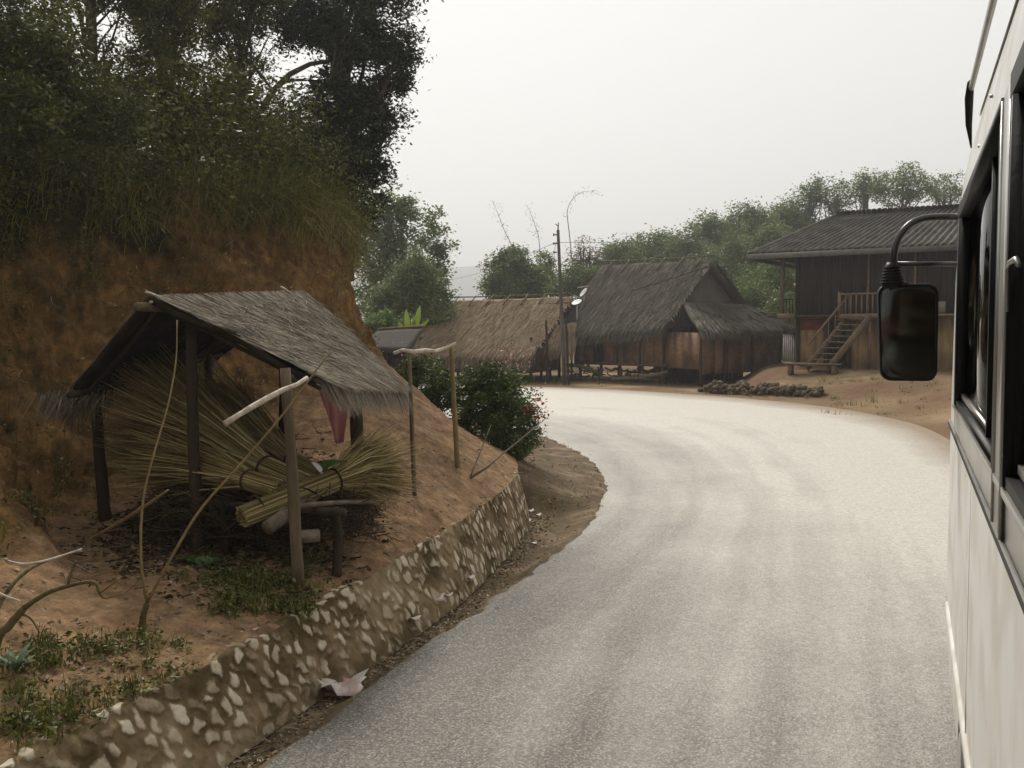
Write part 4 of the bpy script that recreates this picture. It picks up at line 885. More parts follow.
# small plants and roots on the cut face
q = QM(); c = bank_pts(420, 1.9, 3.8, xmin=-8); c = c[rng.uniform(0, 1, len(c)) < .15 + .85 * smooth((-c[:, 0] - 2.6) / 2)]
for p in c: blades(q, np.repeat(p[None], 14, 0) + rng.normal(size=(14, 3)) * .07, random.uniform(.1, .25), .006, .9, dirs=V(.8, -.6, 0) + rng.normal(size=(14, 3)) * .5); leaves(q, p + V(.05, -.05, .03) + rng.normal(size=(20, 3)) * .08, .04)
for p in bank_pts(520, 1.9, 3.9, xmin=-7):
    if random.random() < .5: d_ = unit(V(.3, -.3, -1) + rng.normal(size=3) * .5); q2_ = p + V(.03, -.03, .02); rq.tube(curve(q2_, q2_ + d_ * random.uniform(.08, .4), rng.normal(size=3) * .03, 5), [.004, .0015], 4, t=random.random())
    else: leaves(rq, p + rng.normal(size=(6, 3)) * .05 + V(.02, -.02, .0), .045, .5)
tag(link('roots', rq, M['twig_dry']), 'dry roots, dead leaves and twigs caught on the earth cut face', 'roots', kind='stuff')
tag(link('face_weeds', q, M['leaf_dark']), 'small weeds rooted in the earth cut face', 'weeds', kind='stuff')

def T(name, label, px, py_, Y, blobs_px, nc, per, cr, size, lm, tr, **k):
    """tree whose crown lobes are surveyed as (px,py,Y offset,rx,ry,rz)"""
    base = at(px, 0, k.pop('by', Y)); base[2] = ztop(base[0], base[1]) - .05
    bl = []
    for (x, y, dy, rx, rz) in blobs_px:
        c_ = at(x, y, Y + dy); s_ = Y / 1000; bl.append((*c_, rx * s_, rx * s_ * .8, rz * s_))
    return tree(name, label, base, bl, nc, per, cr, size, M[lm] if isinstance(lm, str) else lm, M[k.pop('bm', 'bark')], tr, **k)
# dark tree at the cliff end
T('broadleaf_tree', 'tall dark broadleaf tree at the end of the cut, its crown outlined against the sky', 300, 0, 16.5,
  [(352, 20, 0, 60, 55), (395, 62, 0, 28, 32), (345, 105, -.3, 40, 30), (318, 155, -.6, 42, 40), (360, 150, 0, 32, 36), (335, 205, -.3, 26, 34), (365, 190, .3, 22, 36), (300, 20, .5, 40, 30), (375, -40, 0, 50, 45), (385, 105, .2, 26, 28), (348, 232, -.2, 18, 24)],
  560, 120, .25, .075, 'leaf_black', .13, nb=22, shell=.25, jag=.06)
fb = at(262, 105, 16.3)
T('slender_tree', 'slender dark tree above the scrub whose forked limb shows in the sky gap', 240, 0, 16.2,
  [(235, 15, 0, 35, 22), (262, -12, 0, 40, 24), (212, 45, 0, 16, 22), (245, 55, 0, 14, 30), (232, 110, 0, 26, 30), (200, -15, 0, 40, 20), (290, 130, 0, 26, 28)], 260, 95, .24, .07, 'leaf_dark', .07, nb=20, shell=.3)
q = QM(); q.tube([at(262, 110, 16.3), at(272, 92, 16.3), at(290, 74, 16.3), at(310, 64, 16.4), at(335, 60, 16.5)], [.06, .045, .03], 7); q.tube([at(283, 80, 16.3), at(300, 80, 16.3), at(325, 80, 16.4)], [.03, .015], 6); q.tube([at(262, 110, 16.3), at(250, 150, 16.2), at(243, 190, 16.2)], [.06, .075], 7)
st_ = bpy.data.objects.get('slender_tree'); link('forked_limb', q, M['bark'], st_, smooth=True)
T('slender_tree', 'pale barked leaning tree in the sky gap at the top left', 95, 0, 13.6, [(60, -25, 0, 60, 25), (130, -20, 0, 50, 22), (100, -50, 0, 90, 30), (150, 20, 0, 22, 16), (30, 10, -1, 30, 22)], 230, 90, .22, .065, 'leaf_dark', .06, nb=16, multi=3, shell=.3)
T('slender_tree', 'upright thin tree between the two sky gaps at the top left', 165, 0, 14.6, [(150, -5, 0, 30, 30), (175, 10, 0, 26, 30), (170, -50, 0, 60, 30), (150, 50, 0, 25, 25), (183, 60, 0, 18, 22)], 270, 90, .22, .065, 'leaf_olive', .06, nb=14, multi=2, shell=.3)
T('leafy_shrub', 'bright edged leafy shrub at the far top left corner above the cut', 20, 0, 10.2, [(20, 30, 0, 55, 35), (-10, 70, 0, 50, 45), (50, 70, .3, 40, 30), (60, 110, .3, 40, 28), (15, 115, -.3, 40, 30), (105, 120, .6, 45, 28)], 300, 80, .18, .062, 'leaf_weed', .03, nb=16, multi=4, cat='shrub', shell=.3, by=13.0)
T('leafy_shrub', 'olive leaved shrub below the sky gap beside the slender trees', 190, 0, 13.6, [(165, 95, 0, 38, 32), (120, 85, 0, 34, 26), (215, 100, .5, 30, 30), (250, 140, 1, 34, 34), (185, 140, 0, 38, 24)], 240, 80, .2, .062, 'leaf_olive', .03, nb=16, multi=4, cat='shrub', shell=.3)
T('leafy_shrub', 'yellowish shrub spilling down the end of the cut beside the dark tree', 290, 0, 14.6, [(265, 160, 0, 28, 30), (290, 195, 0, 26, 26), (315, 215, .4, 18, 22)], 150, 80, .16, .05, 'grass_dry', .03, nb=10, multi=3, cat='shrub', shell=.3)
# ------------------------------------------------------------------ huts
def planks(q, p0, p1, z0, z1, w=.16, th=.03, gap=.006, jit=.01, zj=.0):
    p0 = V(*p0[:2], 0); p1 = V(*p1[:2], 0); L = np.linalg.norm(p1 - p0); n = max(1, int(L / w)); d = (p1 - p0) / L; ang = math.atan2(d[1], d[0])
    for i in range(n):
        c = p0 + d * (i + .5) * L / n; zz0 = z0 + random.uniform(-zj, zj)
        c = c + V(-d[1], d[0], 0) * random.uniform(-jit, jit); c[2] = (zz0 + z1) / 2
        q.box(c, (L / n - gap, th, z1 - zz0), ang, random.random())
def poles_on_ridge(parent, A, B, Cc, D, down, n, r=.035, mat='bamboo'):
    """lattice of bamboo holding the ridge thatch"""
    A, B, Cc, D = [np.array(x, float) for x in (A, B, Cc, D)]
    up = V(0, -.02, .15); mat = 'wood_post'; r = .034
    for f_ in (0.0, down):
        q = QM(); a = A * (1 - f_) + Cc * f_ + up * (1 + (f_ == 0) * .8); b = B * (1 - f_) + D * f_ + up * (1 + (f_ == 0) * .8); q.tube(curve(a - (b - a) * .02, b + (b - a) * .02, (0, 0, -.04), 10), r, 6, wob=.1); link('ridge_pole', q, M[mat], parent)
    for i in range(n):
        s = (i + .5) / n; a = A * (1 - s) + B * s; c = Cc * (1 - s) + D * s
        q = QM(); q.tube([a + up * 1.7 + (a - c) * .02, (a * (1 - down) + c * down) + up * 1.3 + (c - a) * .03], r * .9, 5); link('ridge_stay', q, M[mat], parent)

# -- hut 2: grey thatch, gable with a lean-to
R1_ = at(604, 267, 47.0); R2_ = at(712, 262, 42.6)
fe = V(-.74, -.68, 0); al = unit((R2_ - R1_) * V(1, 1, 0))
EF1 = at(561, 331, 44.9); EF2 = at(670, 321, 40.7)
EB2 = R2_ + V(.74, .68, 0) * 3.9; EB2[2] = 2.15; EB1 = R1_ + V(.74, .68, 0) * 3.9; EB1[2] = 2.1
hut2 = thing('thatched_house', 'largest thatched house on low stilts, dark grey roof with a lean-to on its right', 'house', ((EF1 + EB2) / 2 * V(1, 1, 0)))
q = QM(); q.slab(R1_, R2_, EF1, EF2, .22, 22, 16, .05, 3); q.slab(R1_, R2_, EB1, EB2, .22, 22, 12, .08, 5); rf2 = link('roof', q, M['thatch_dark'], hut2, smooth=True)
q = QM(); thatch(q, R1_, R2_, EF1, EF2, 12000, .75, .026, .22, .12, .06, .16, droop=.3); thatch(q, R1_, R2_, EB1, EB2, 3500, .8, .03, .22, .12, .06, .2)
for (a, b) in ((R2_, EF2), (R2_, EB2)):   # ragged verge on the gable
    thatch(q, a - al * .25, a + al * .02, b - al * .25, b + al * .02, 900, .5, .03, .2, .5, .06, 0)
link('thatch', q, M['thatch_dark'], rf2)
poles_on_ridge(rf2, R1_, R2_, EF1, EF2, .16, 6)
q = QM(); q.tube(curve(at(630, 294, 43.2) + V(0, -.2, .12), at(706, 268, 42.1) + V(0, -.2, .05), (0, 0, -.02), 8), .022, 5); link('roof_pole', q, M['wood_dark'], rf2)
# lean-to
LA = R2_ + (EF2 - R2_) * .72 + al * .05; LB = R2_ + (EB2 - R2_) * .62 + al * .05; LC = at(699, 330, 38.7); LD = at(790, 326, 43.3)
LA[2] = max(LA[2], 2.7)
q = QM(); q.slab(LA, LB, LC, LD, .16, 16, 10, .05, 9); lt = link('lean_to_roof', q, M['thatch_dark'], hut2, smooth=True)
q = QM(); thatch(q, LA, LB, LC, LD, 4500, .6, .026, .16, .16, .05, .2, droop=.3); link('thatch', q, M['thatch_dark'], lt)
# walls (floor at .75)
def ins(P, d1, d2): return P + al * d1 - fe * 0 + fe * d2
c1 = R1_ * V(1, 1, 0) + fe * 2.5 + al * .6; c2 = R2_ * V(1, 1, 0) + fe * 2.5 - al * .5; c3 = R2_ * V(1, 1, 0) - fe * 3.0 - al * .5; c4 = R1_ * V(1, 1, 0) - fe * 3.0 + al * .6
dA = c1 + al * 1.05; dB = c1 + al * 1.65
q = QM(); planks(q, c1, dA, .78, 2.5, .45, .05, .01, .02); planks(q, dB, c2, .78, 2.55, .5, .05, .01, .02); planks(q, c2, c3, .78, 2.9, .5, .05, .01, .02); planks(q, c3, c4, .78, 2.4, .5, .05, .01); planks(q, c4, c1, .78, 2.6, .5, .05, .01)
link('wall', q, M['mat_brown'], hut2)
q = QM(); q.add([c2 * V(1, 1, 0) + V(0, 0, 2.3) + fe * .3 + al * .28, c3 + V(0, 0, 2.3) + al * .28 - fe * .3, R2_ - V(0, 0, .25) - al * .22], [[0, 1, 2]])
g_ = link('gable', q, M['thatch_dark'], hut2); g_.modifiers.new('thick', 'SOLIDIFY').thickness = .05
for s in (.0,): pass
q = QM(); q.box((dA + dB) / 2 + V(0, 0, 1.6) - fe * .35, (.58, .04, 1.6), math.atan2(al[1], al[0])); link('door', q, M['wood_dark'], hut2)
for s in np.linspace(0, 1, 5):
    p = c1 * (1 - s) + c2 * s + fe * .05; link('wall_post', QM().tube([V(p[0], p[1], .7), V(p[0], p[1], 2.4)], .05, 6), M['wood_dark'], hut2)
q = QM(); planks(q, c3, c4, -.1, .7, .3, .04, .01); planks(q, c3 + al * .05, l2_ if False else c2 + al * .05 - fe * .9, -.1, .7, .3, .04, .01); link('skirting', q, M['plank_dark'], hut2)
cen_ = (c1 + c2 + c3 + c4) / 4
q = QM(); 
fl = np.array([c1 + fe * .12, c2 + fe * .12 + al * .12, c3 - fe * .1 + al * .12, c4 - fe * .1]); q.add(np.vstack([fl + V(0, 0, .68), fl + V(0, 0, .78)]), [[3, 2, 1, 0], [4, 5, 6, 7], [0, 1, 5, 4], [1, 2, 6, 5], [2, 3, 7, 6], [3, 0, 4, 7]]); link('floor', q, M['wood_post'], hut2)
for a in np.linspace(.03, .97, 5):
    for b in np.linspace(.03, .97, 3):
        p = (c1 * (1 - a) + c2 * a) * (1 - b) + (c4 * (1 - a) + c3 * a) * b; z = ztop(p[0], p[1]); post(V(p[0], p[1], z - .1), V(p[0] + random.uniform(-.05, .05), p[1], .7), .08, 'stilt', 'wood_post', hut2)
# lean-to wall
l1 = LC * V(1, 1, 0) * .86 + LA * V(1, 1, 0) * .14; l2 = LD * V(1, 1, 0) * .86 + LB * V(1, 1, 0) * .14; l1 += unit(l2 - l1) * .25; l2 -= unit(l2 - l1) * .35
z_ = .45
q = QM(); planks(q, l1, l2, z_, 1.95, .9, .05, .01, .01); planks(q, c2 + al * .1, l1, z_ + .2, 2.1, .5, .05, .01); planks(q, l2, c3 + al * .1, z_, 2.1, .8, .05, .01); link('lean_to_wall', q, M['mat_brown'], hut2)
for s in (0.0, .28, .62, 1.0):
    p = l1 * (1 - s) + l2 * s - unit(l2 - l1)[[1, 0, 2]] * V(-1, 1, 0) * .06; post(V(p[0], p[1], ztop(p[0], p[1]) - .1), V(p[0], p[1], 2.0), .05, 'lean_to_post', 'wood_dark', hut2)
# timber under and in front of it
k_ = 0
for (a, b, Y, lab) in (((600, 378), (650, 371), 42.8, 'bent grey log lying under the front of the big thatched house'), ((640, 376), (668, 372), 41.5, 'pale log by the stilts below the house front'), ((566, 365), (600, 374), 43.8, 'dark beam sloping under the house beside the utility pole'), ((612, 382), (664, 380), 41.8, 'longest dark pole on the ground along the house front')):
    a = at(*a, Y); b = at(*b, Y - .6); a[2] = max(a[2], .12); b[2] = max(b[2], .1)
    single('log', lab, 'log', QM().tube(curve(a, b, rng.normal(size=3) * .08, 7), [.09, .07], 8, wob=.1), 'branch_grey' if k_ == 1 else 'wood_post', a, True, 'logs stored under the thatched house'); k_ += 1
for i, (px, Y, w_) in enumerate(((585, 44.6, .7), (628, 43.6, .9), (655, 42.9, .6))):
    p = at(px, 375, Y); p[2] = .0; q = QM()
    for j in range(26):
        a = p + V(random.uniform(-w_, w_), random.uniform(-.3, .3), random.uniform(.05, .45)); b = a + V(random.uniform(-.6, .6), random.uniform(-.5, .5), random.uniform(-.1, .2)); b[2] = max(.04, b[2]); q.tube([a, b], random.uniform(.02, .05), 5, t=random.random())
    single('firewood_pile', ['stack of dark firewood under the house nearest the utility pole', 'widest firewood stack under the middle of the house front', 'small firewood stack under the right end of the house front'][i], 'firewood', q, 'wood_post', p, True, 'firewood stacks under the thatched house')

# -- hut 1: long tan thatch, left
A1 = at(450, 303, 47); B1 = at(572, 299, 45.2); C1 = at(402, 353, 43.6); D1 = at(533, 354, 41.6); al1 = unit((B1 - A1) * V(1, 1, 0)); bk1 = V(-al1[1], al1[0], 0)
E1 = A1 + bk1 * 3.0 - V(0, 0, 2.0); F1 = B1 + bk1 * 3.0 - V(0, 0, 2.0) + al1 * .6
hut1 = thing('thatched_house', 'low tan thatched house left of the utility pole with a bamboo lattice along its ridge', 'house', ((C1 + F1) / 2 * V(1, 1, 0)))
q = QM(); q.slab(A1, B1, C1, D1, .22, 22, 14, .05, 13); q.slab(A1, B1, E1, F1, .22, 16, 8, .08, 15); r1o = link('roof', q, M['thatch_tan'], hut1, smooth=True)
q = QM(); thatch(q, A1, B1, C1, D1, 11000, .7, .026, .22, .14, .06, .18, droop=.4); thatch(q, A1, B1, E1, F1, 2500, .7, .03, .22, .12, .06, .2)
thatch(q, B1 - al1 * .3, B1, D1 - al1 * .3, D1, 800, .5, .03, .2, .5, .06, 0); link('thatch', q, M['thatch_tan'], r1o)
poles_on_ridge(r1o, A1, B1, C1, D1, .14, 7)
w1 = C1 * V(1, 1, 0) + bk1 * .7 + al1 * .6; w2 = D1 * V(1, 1, 0) + bk1 * .7 - al1 * .3; w3 = F1 * V(1, 1, 0) - bk1 * .8 - al1 * 1.6; w4 = E1 * V(1, 1, 0) - bk1 * .7 + al1 * 1.2
w3 = w2 + bk1 * 4.6; w4 = w1 + bk1 * 4.6
q = QM(); planks(q, w1, w2, .45, 1.7, .5, .05, .01, .02); planks(q, w2, w3, .45, 1.9, .4, .05, .01, .02); planks(q, w3, w4, .45, 1.5, .6, .05, .01); planks(q, w4, w1, .45, 1.5, .6, .05, .01); link('wall', q, M['mat_brown'], hut1)
q = QM(); q.add([w2 + V(0, 0, 1.4), w3 + V(0, 0, 1.4), B1 - V(0, 0, .3) - al1 * .5], [[0, 1, 2]]); g_ = link('gable', q, M['mat_brown'], hut1); g_.modifiers.new('thick', 'SOLIDIFY').thickness = .05
for P_, Q_, n_ in ((w1, w2, 5), (w2, w3, 4), (w4, w3, 3)):
    for s in np.linspace(0, 1, n_):
        p = P_ * (1 - s) + Q_ * s; post(V(p[0], p[1], ztop(p[0], p[1]) - .1), V(p[0], p[1], 1.9 if s in (0, 1) else .5), .065, 'stilt', 'wood_dark', hut1)
q = QM(); fl = np.array([w1, w2, w3, w4]); q.add(np.vstack([fl + V(0, 0, .36), fl + V(0, 0, .45)]), [[3, 2, 1, 0], [4, 5, 6, 7], [0, 1, 5, 4], [1, 2, 6, 5], [2, 3, 7, 6], [3, 0, 4, 7]]); link('floor', q, M['wood_post'], hut1)
# its porch roof towards the pole
pA = at(556, 326, 43.5); pB = at(580, 322, 44.6); pC = at(533, 352, 41.6) + V(.4, 0, .1); pC = at(546, 345, 42.4); pD = at(574, 350, 43.2)
q = QM(); q.slab(pA, pB, pC, pD, .12, 8, 6, .05, 21); po = link('porch_roof', q, M['thatch_tan'], hut1, smooth=True); q = QM(); thatch(q, pA, pB, pC, pD, 900, .5, .026, .12, .15, .05, .25); link('thatch', q, M['thatch_tan'], po)
p = at(547, 330, 42.0); post(V(p[0], p[1], -.1), at(546, 320, 42.0), .05, 'porch_post', 'wood_dark', hut1); p = at(572, 350, 43.1); post(V(p[0], p[1], -.1), p, .05, 'porch_post', 'wood_dark', hut1)

# -- small dark roof behind the bank
A0 = at(378, 331, 33); B0 = at(424, 328, 33.6); C0 = at(360, 350, 31.3); D0 = at(408, 352, 31.6)
h0 = thing('small_hut', 'small dark roofed hut half hidden between the earth bank and the tan thatched house', 'hut', ((A0 + D0) / 2 * V(1, 1, 0)))
bk0 = V(-(B0 - A0)[1], (B0 - A0)[0], 0); bk0 = unit(bk0)
q = QM(); q.slab(A0, B0, C0, D0, .08, 10, 6, .03, 31); q.slab(A0, B0, A0 + bk0 * 1.6 - V(0, 0, .75), B0 + bk0 * 1.6 - V(0, 0, .75), .08, 10, 6, .03, 33); r0 = link('roof', q, M['plank_dark'], h0)
q = QM(); q.tube(curve(A0 + V(0, 0, .07), B0 + V(0, 0, .07), (0, 0, 0), 5), .035, 6); link('ridge_pole', q, M['bamboo'], r0)
a_, b_ = (C0 * .8 + A0 * .2) * V(1, 1, 0), (D0 * .8 + B0 * .2) * V(1, 1, 0)
q = QM(); planks(q, a_, b_, 0, 1.62, .18, .03); planks(q, b_, b_ + bk0 * 2.4, 0, 1.6, .18, .03); planks(q, a_, a_ + bk0 * 2.4, 0, 1.6, .18, .03); link('wall', q, M['plank_dark'], h0)

# ------------------------------------------------------------------ wooden house on the right
e_ = unit(V(5.23, -3.1, 0)); p_ = V(-e_[1], e_[0], 0); HO = at(748, 254, 38); HO2 = HO * V(1, 1, 0)
def H(a, b, z): return HO2 + e_ * a + p_ * b + V(0, 0, z)
AH = math.atan2(e_[1], e_[0]); ez = HO[2]; rz_ = 6.85
house = thing('wooden_house', 'two storey dark timber house with corrugated roof and outside stairs behind the bus mirror', 'house', H(3, 3, .7))
def corr(q, P00, P10, P01, P11, amp=.045, pitch=.26):
    """corrugated sheet, P00-P10 along eave, P01-P11 along ridge"""
    L = np.linalg.norm(P10 - P00); n = int(L / pitch * 8); m_ = 24; n_ = unit(np.cross(P10 - P00, P01 - P00)); n_ = n_ if n_[2] > 0 else -n_
    vs = []
    for i in range(n + 1):
        u = i / n
        for j in range(m_ + 1):
            v = j / m_; p = (P00 * (1 - u) + P10 * u) * (1 - v) + (P01 * (1 - u) + P11 * u) * v
            ov = .018 * (1 - (v * 5) % 1)
            vs.append(p + n_ * (amp * math.sin(2 * PI * u * L / pitch) + ov) + (n_ * .006 * mnoise.noise(Vector((u * 9, v * 9, 0)))))
    kk = np.arange((n + 1) * (m_ + 1)).reshape(n + 1, m_ + 1); q.add(np.array(vs), np.stack([kk[:-1, :-1], kk[1:, :-1], kk[1:, 1:], kk[:-1, 1:]], -1).reshape(-1, 4))
LE = 8.2
ezr = ez + .06
q = QM(); corr(q, H(0, 0, ez), H(LE, 0, ezr), H(2.3, 4.5, rz_), H(LE + .1, 4.5, rz_)); corr(q, H(0, 9.0, ez), H(LE, 9.0, ezr), H(2.3, 4.5, rz_), H(LE + .1, 4.5, rz_)); corr(q, H(0, 0, ez), H(0, 9, ez), H(2.3, 4.4, rz_), H(2.3, 4.6, rz_))
rh = link('roof', q, M['roof_grey'], house, smooth=True); rh.modifiers.new('thick', 'SOLIDIFY').thickness = .02
q = QM(); q.tube([H(2.3, 4.5, rz_ + .05), H(LE, 4.5, rz_ + .05)], .09, 8); 
for i in range(30): q.box(H(2.3 + i * .2, 4.42, rz_ + .10), (.12, .3, .07), AH)
link('ridge_cap', q, M['roof_grey'], rh)
q = QM(); q.beam(H(-.02, -.05, ez - .11), H(LE + .02, -.05, ezr - .11), .03, .2); q.beam(H(-.05, .0, ez - .11), H(-.05, 9, ez - .11), .03, .2); q.beam(H(LE + .06, -.05, ezr - .10), H(LE + .14, 4.5, rz_ - .1), .03, .22); q.beam(H(LE + .06, 9.05, ezr - .10), H(LE + .14, 4.5, rz_ - .1), .03, .22); link('fascia', q, M['barge'], rh)
wl_, wr_, wf, wb = 1.55, LE - .5, 1.0, 7.6
gz = .62
q = QM(); planks(q, H(wl_, wf, 0), H(wr_, wf, 0), 2.75, ez + .25, .17, .03, .008, .008, .01); planks(q, H(wl_, wf, 0), H(wl_, wb, 0), 2.75, ez + .25, .17, .03); planks(q, H(wr_, wf, 0), H(wr_, wb, 0), 2.75, ez + .25, .17, .03); planks(q, H(wl_, wb, 0), H(wr_, wb, 0), 2.75, ez + .25, .3, .03); link('upper_wall', q, M['plank_dark'], house)
q = QM(); q.add([H(wr_, wf, ez + .2), H(wr_, wb, ez + .2), H(wr_, 4.4, rz_ - .2)], [[0, 1, 2]]); g_ = link('gable', q, M['plank_mid'], house); g_.modifiers.new('thick', 'SOLIDIFY').thickness = .04
q = QM(); q.box(H(4.0, 4.1, 2.72), (6.9, 6.9, .10), AH); link('floor', q, M['wood_dark'], house)
q = QM(); planks(q, H(wl_ + .1, wf + .25, 0), H(wl_ + 1.05, wf + .25, 0), gz - .1, 2.66, .3, .04, .004, .004); planks(q, H(wl_ + 2.0, wf + .25, 0), H(wr_ - .1, wf + .25, 0), gz - .1, 2.66, .3, .04, .004, .004); planks(q, H(wl_ + .1, wf + .25, 0), H(wl_ + .1, wb, 0), gz - .1, 2.66, .4, .04); planks(q, H(wr_ - .1, wf + .25, 0), H(wr_ - .1, wb, 0), gz - .1, 2.66, .4, .04); planks(q, H(wl_ + .1, wb, 0), H(wr_ - .1, wb, 0), gz - .1, 2.66, .4, .04)
link('lower_wall', q, M['plank_tan'], house)
for a in (wl_ + .05, wl_ + 1.1, wl_ + 1.95, 4.9, wr_ - .05): link('wall_post', QM().box(H(a, wf + .2, 1.65), (.12, .12, 2.2), AH), M['wood_dark'], house)
q = QM(); q.box(H(wl_ + .58, wf + .205, 2.42), (.86, .02, .42), AH); link('red_panel', q, M['red_cloth'], house)
for a in (.45,):
    q = QM(); q.box(H(1.12, .75, (ez + 2.7) / 2), (.11, .11, ez - 2.7), AH); link('porch_post', q, M['wood_post'], house)
q = QM(); q.box(H(1.3, 2.6, 2.72), (.6, 4, .1), AH); q.box(H(1.3, .62, 2.72), (.65, .05, .2), AH); link('porch_deck', q, M['plank_mid'], house)
q = QM(); q.box(H(1.3, .75, 3.35), (.5, .04, .05), AH)
for k_ in range(4): q.box(H(1.15 + k_ * .12, .75, 3.05), (.03, .03, .6), AH)
link('porch_rail', q, M['plank_dark'], house)
# landing, railing
la0, la1 = 3.35, 5.7
q = QM(); q.box(H((la0 + la1) / 2, .55, 2.72), (la1 - la0, .95, .09), AH); q.box(H((la0 + la1) / 2, .06, 2.70), (la1 - la0, .05, .17), AH); link('landing', q, M['plank_mid'], house)
q = QM()
for k_ in range(13): q.box(H(la0 + .06 + k_ * (la1 - la0 - .1) / 12, .06, 3.12), (.045, .04, .75), AH)
q.box(H((la0 + la1) / 2, .06, 3.50), (la1 - la0 + .05, .06, .06), AH)
for a in (la0 + .02, la1): q.box(H(a, .06, 3.15), (.08, .08, .85), AH)
link('railing', q, M['plank_mid'], house)
q = QM(); q.box(H(4.2, wf - .04, 3.9), (.07, .05, 2.2), AH); q.box(H(5.8, wf - .04, 3.9), (.07, .05, 2.2), AH); link('wall_batten', q, M['plank_mid'], house)
q = QM(); q.box(H(5.1, wf - .03, 3.7), (.8, .05, 1.75), AH); link('door', q, M['wood_dark'], house)
q = QM(); q.box(H(la1 - .1, .1, 1.7), (.09, .09, 2.0), AH); q.box(H(la0 + 1.1, .1, 1.7), (.09, .09, 2.0), AH); link('landing_post', q, M['plank_mid'], house)
# stairs descend left and towards the yard
sd_ = unit(V(-.85, -.52, 0)); sw = V(sd_[1], -sd_[0], 0)
if sw[0] < 0: sw = -sw
tL = H(la0 + .05, .25, 2.72); tL = at(849, 314, H(la0 + .1, .3, 0)[1]); tL[2] = 2.7
tR = tL + sw * .95; run = 2.15; bz = .85
stairs = QM()
for s0 in (tL, tR): stairs.beam(s0, s0 + sd_ * run + V(0, 0, bz - 2.7), .06, .24)
link('stringer', stairs, M['plank_mid'], house)
q = QM()
for k_ in range(9):
    f_ = (k_ + .6) / 9; c_ = (tL + tR) / 2 + (sd_ * run + V(0, 0, bz - 2.7)) * f_ + V(0, 0, .02); q.box(c_, (.22, .92, .035), math.atan2(sd_[1], sd_[0]))
link('tread', q, M['plank_mid'], house)
q = QM(); hr = V(0, 0, .8); q.beam(tL + hr, tL + hr + sd_ * run + V(0, 0, bz - 2.7), .05, .06)
for k_ in range(7):
    f_ = k_ / 6; b_ = tL + (sd_ * run + V(0, 0, bz - 2.7)) * f_; q.tube([b_, b_ + hr], .02, 5)
link('handrail', q, M['plank_mid'], house)
bc = (tL + tR) / 2 + sd_ * (run + .25); bc[2] = 0; bgz = ztop(bc[0], bc[1])
root = thing('bench', 'low plank bench at the foot of the wooden stairs', 'bench', (bc[0], bc[1], bgz))
q = QM().box((bc[0], bc[1], bgz + .36), (1.9, .45, .06), AH); link('seat', q, M['plank_mid'], root)
for s in (-.75, .75): q = QM().box((bc[0] + e_[0] * s, bc[1] + e_[1] * s, bgz + .16), (.12, .38, .36), AH); link('leg', q, M['plank_mid'], root)
# objects by the landing
p = at(903, 283, 34.6); q = QM().box(p, (.55, .5, .32), .3); q2 = single('white_box', 'pale box on the upper floor just behind the bus mirror top', 'box', QM().box(H(6.6, .75, 3.0), (.5, .4, .4), AH), 'concrete', H(6.6, .75, 2.8), False)
q = QM(); q.box(H(6.7, .6, 2.72), (1.9, .9, .09), AH); link('landing', q, M['plank_mid'], house)
# grey board fence between the houses
a = at(783, 365, 44); b = at(797, 365, 42.5); a[2] = b[2] = 0; q = QM(); planks(q, a, b, .2, 2.0, .2, .03); 
fq = single('board_fence', 'short pale grey board fence between the lean-to and the wooden house', 'fence', q, 'concrete', a, False)

# ------------------------------------------------------------------ rubble wall in the yard
q = QM(); rr = random.Random(3); n = 460
pa, pb = gp(706, 389, .1), gp(820, 396, .12)
base_ = pa * 0
for i in range(n):
    s = rr.uniform(0, 1) ; c = pa * (1 - s) + pb * s; hgt = .42 * (1 - .45 * s) ; z = ztop(c[0], c[1])
    r_ = rr.uniform(.035, .11) * (1 + .3 * (rr.random() < .12)); c = c + V(rr.gauss(0, .1), rr.gauss(0, .2), 0); c[2] = z + rr.uniform(0, hgt * (.5 + .5 * math.sin(s * 14) ** 2)) + .02
    ph, = (rr.random() * 9,)
    vs = []; nn2, mm2 = 7, 5
    for a in range(mm2):
        th_ = PI * (a + .001) / (mm2 - 1.0 + .002) if False else PI * a / (mm2 - 1)
        for b in range(nn2):
            an = 2 * PI * b / nn2; dv = V(math.sin(th_ + .01) * math.cos(an), math.sin(th_ + .01) * math.sin(an), math.cos(th_) * .75)
            vs.append(c + dv * r_ * (1 + .75 * mnoise.noise(Vector((dv[0] * 2.3 + ph, dv[1] * 2.3, dv[2] * 2.3)))) * V(1.1, 1, 1.1))
    kk = np.arange(mm2 * nn2).reshape(mm2, nn2); kr = np.roll(kk, -1, 1); q.add(vs, np.stack([kk[:-1], kr[:-1], kr[1:], kk[1:]], -1).reshape(-1, 4), rr.random())
single('rubble_wall', 'low heaped rubble wall of clods and stones at the edge of the dirt yard', 'stone wall', q, 'rubble', pa, False)

q = QM()
for i in range(170):
    if i < 60: s = random.random(); c = pa * (1 - s) + pb * s + V(random.gauss(0, .2), random.gauss(.1, .5), 0)
    elif i < 120: c = hit(random.uniform(820, 950), random.uniform(366, 418)); 
    else: c = hit(random.uniform(545, 720), random.uniform(378, 386))
    if c is None: continue
    c[2] = ztop(c[0], c[1]); nb_ = random.randint(4, 14); blades(q, np.repeat(c[None], nb_, 0) + rng.normal(size=(nb_, 3)) * V(.08, .08, 0), random.uniform(.08, .28), .02, .7)
tag(link('dry_grass', q, M['grass_dry']), 'sparse dry grass tufts on the dirt yard and along the far road edge', 'grass', kind='stuff')
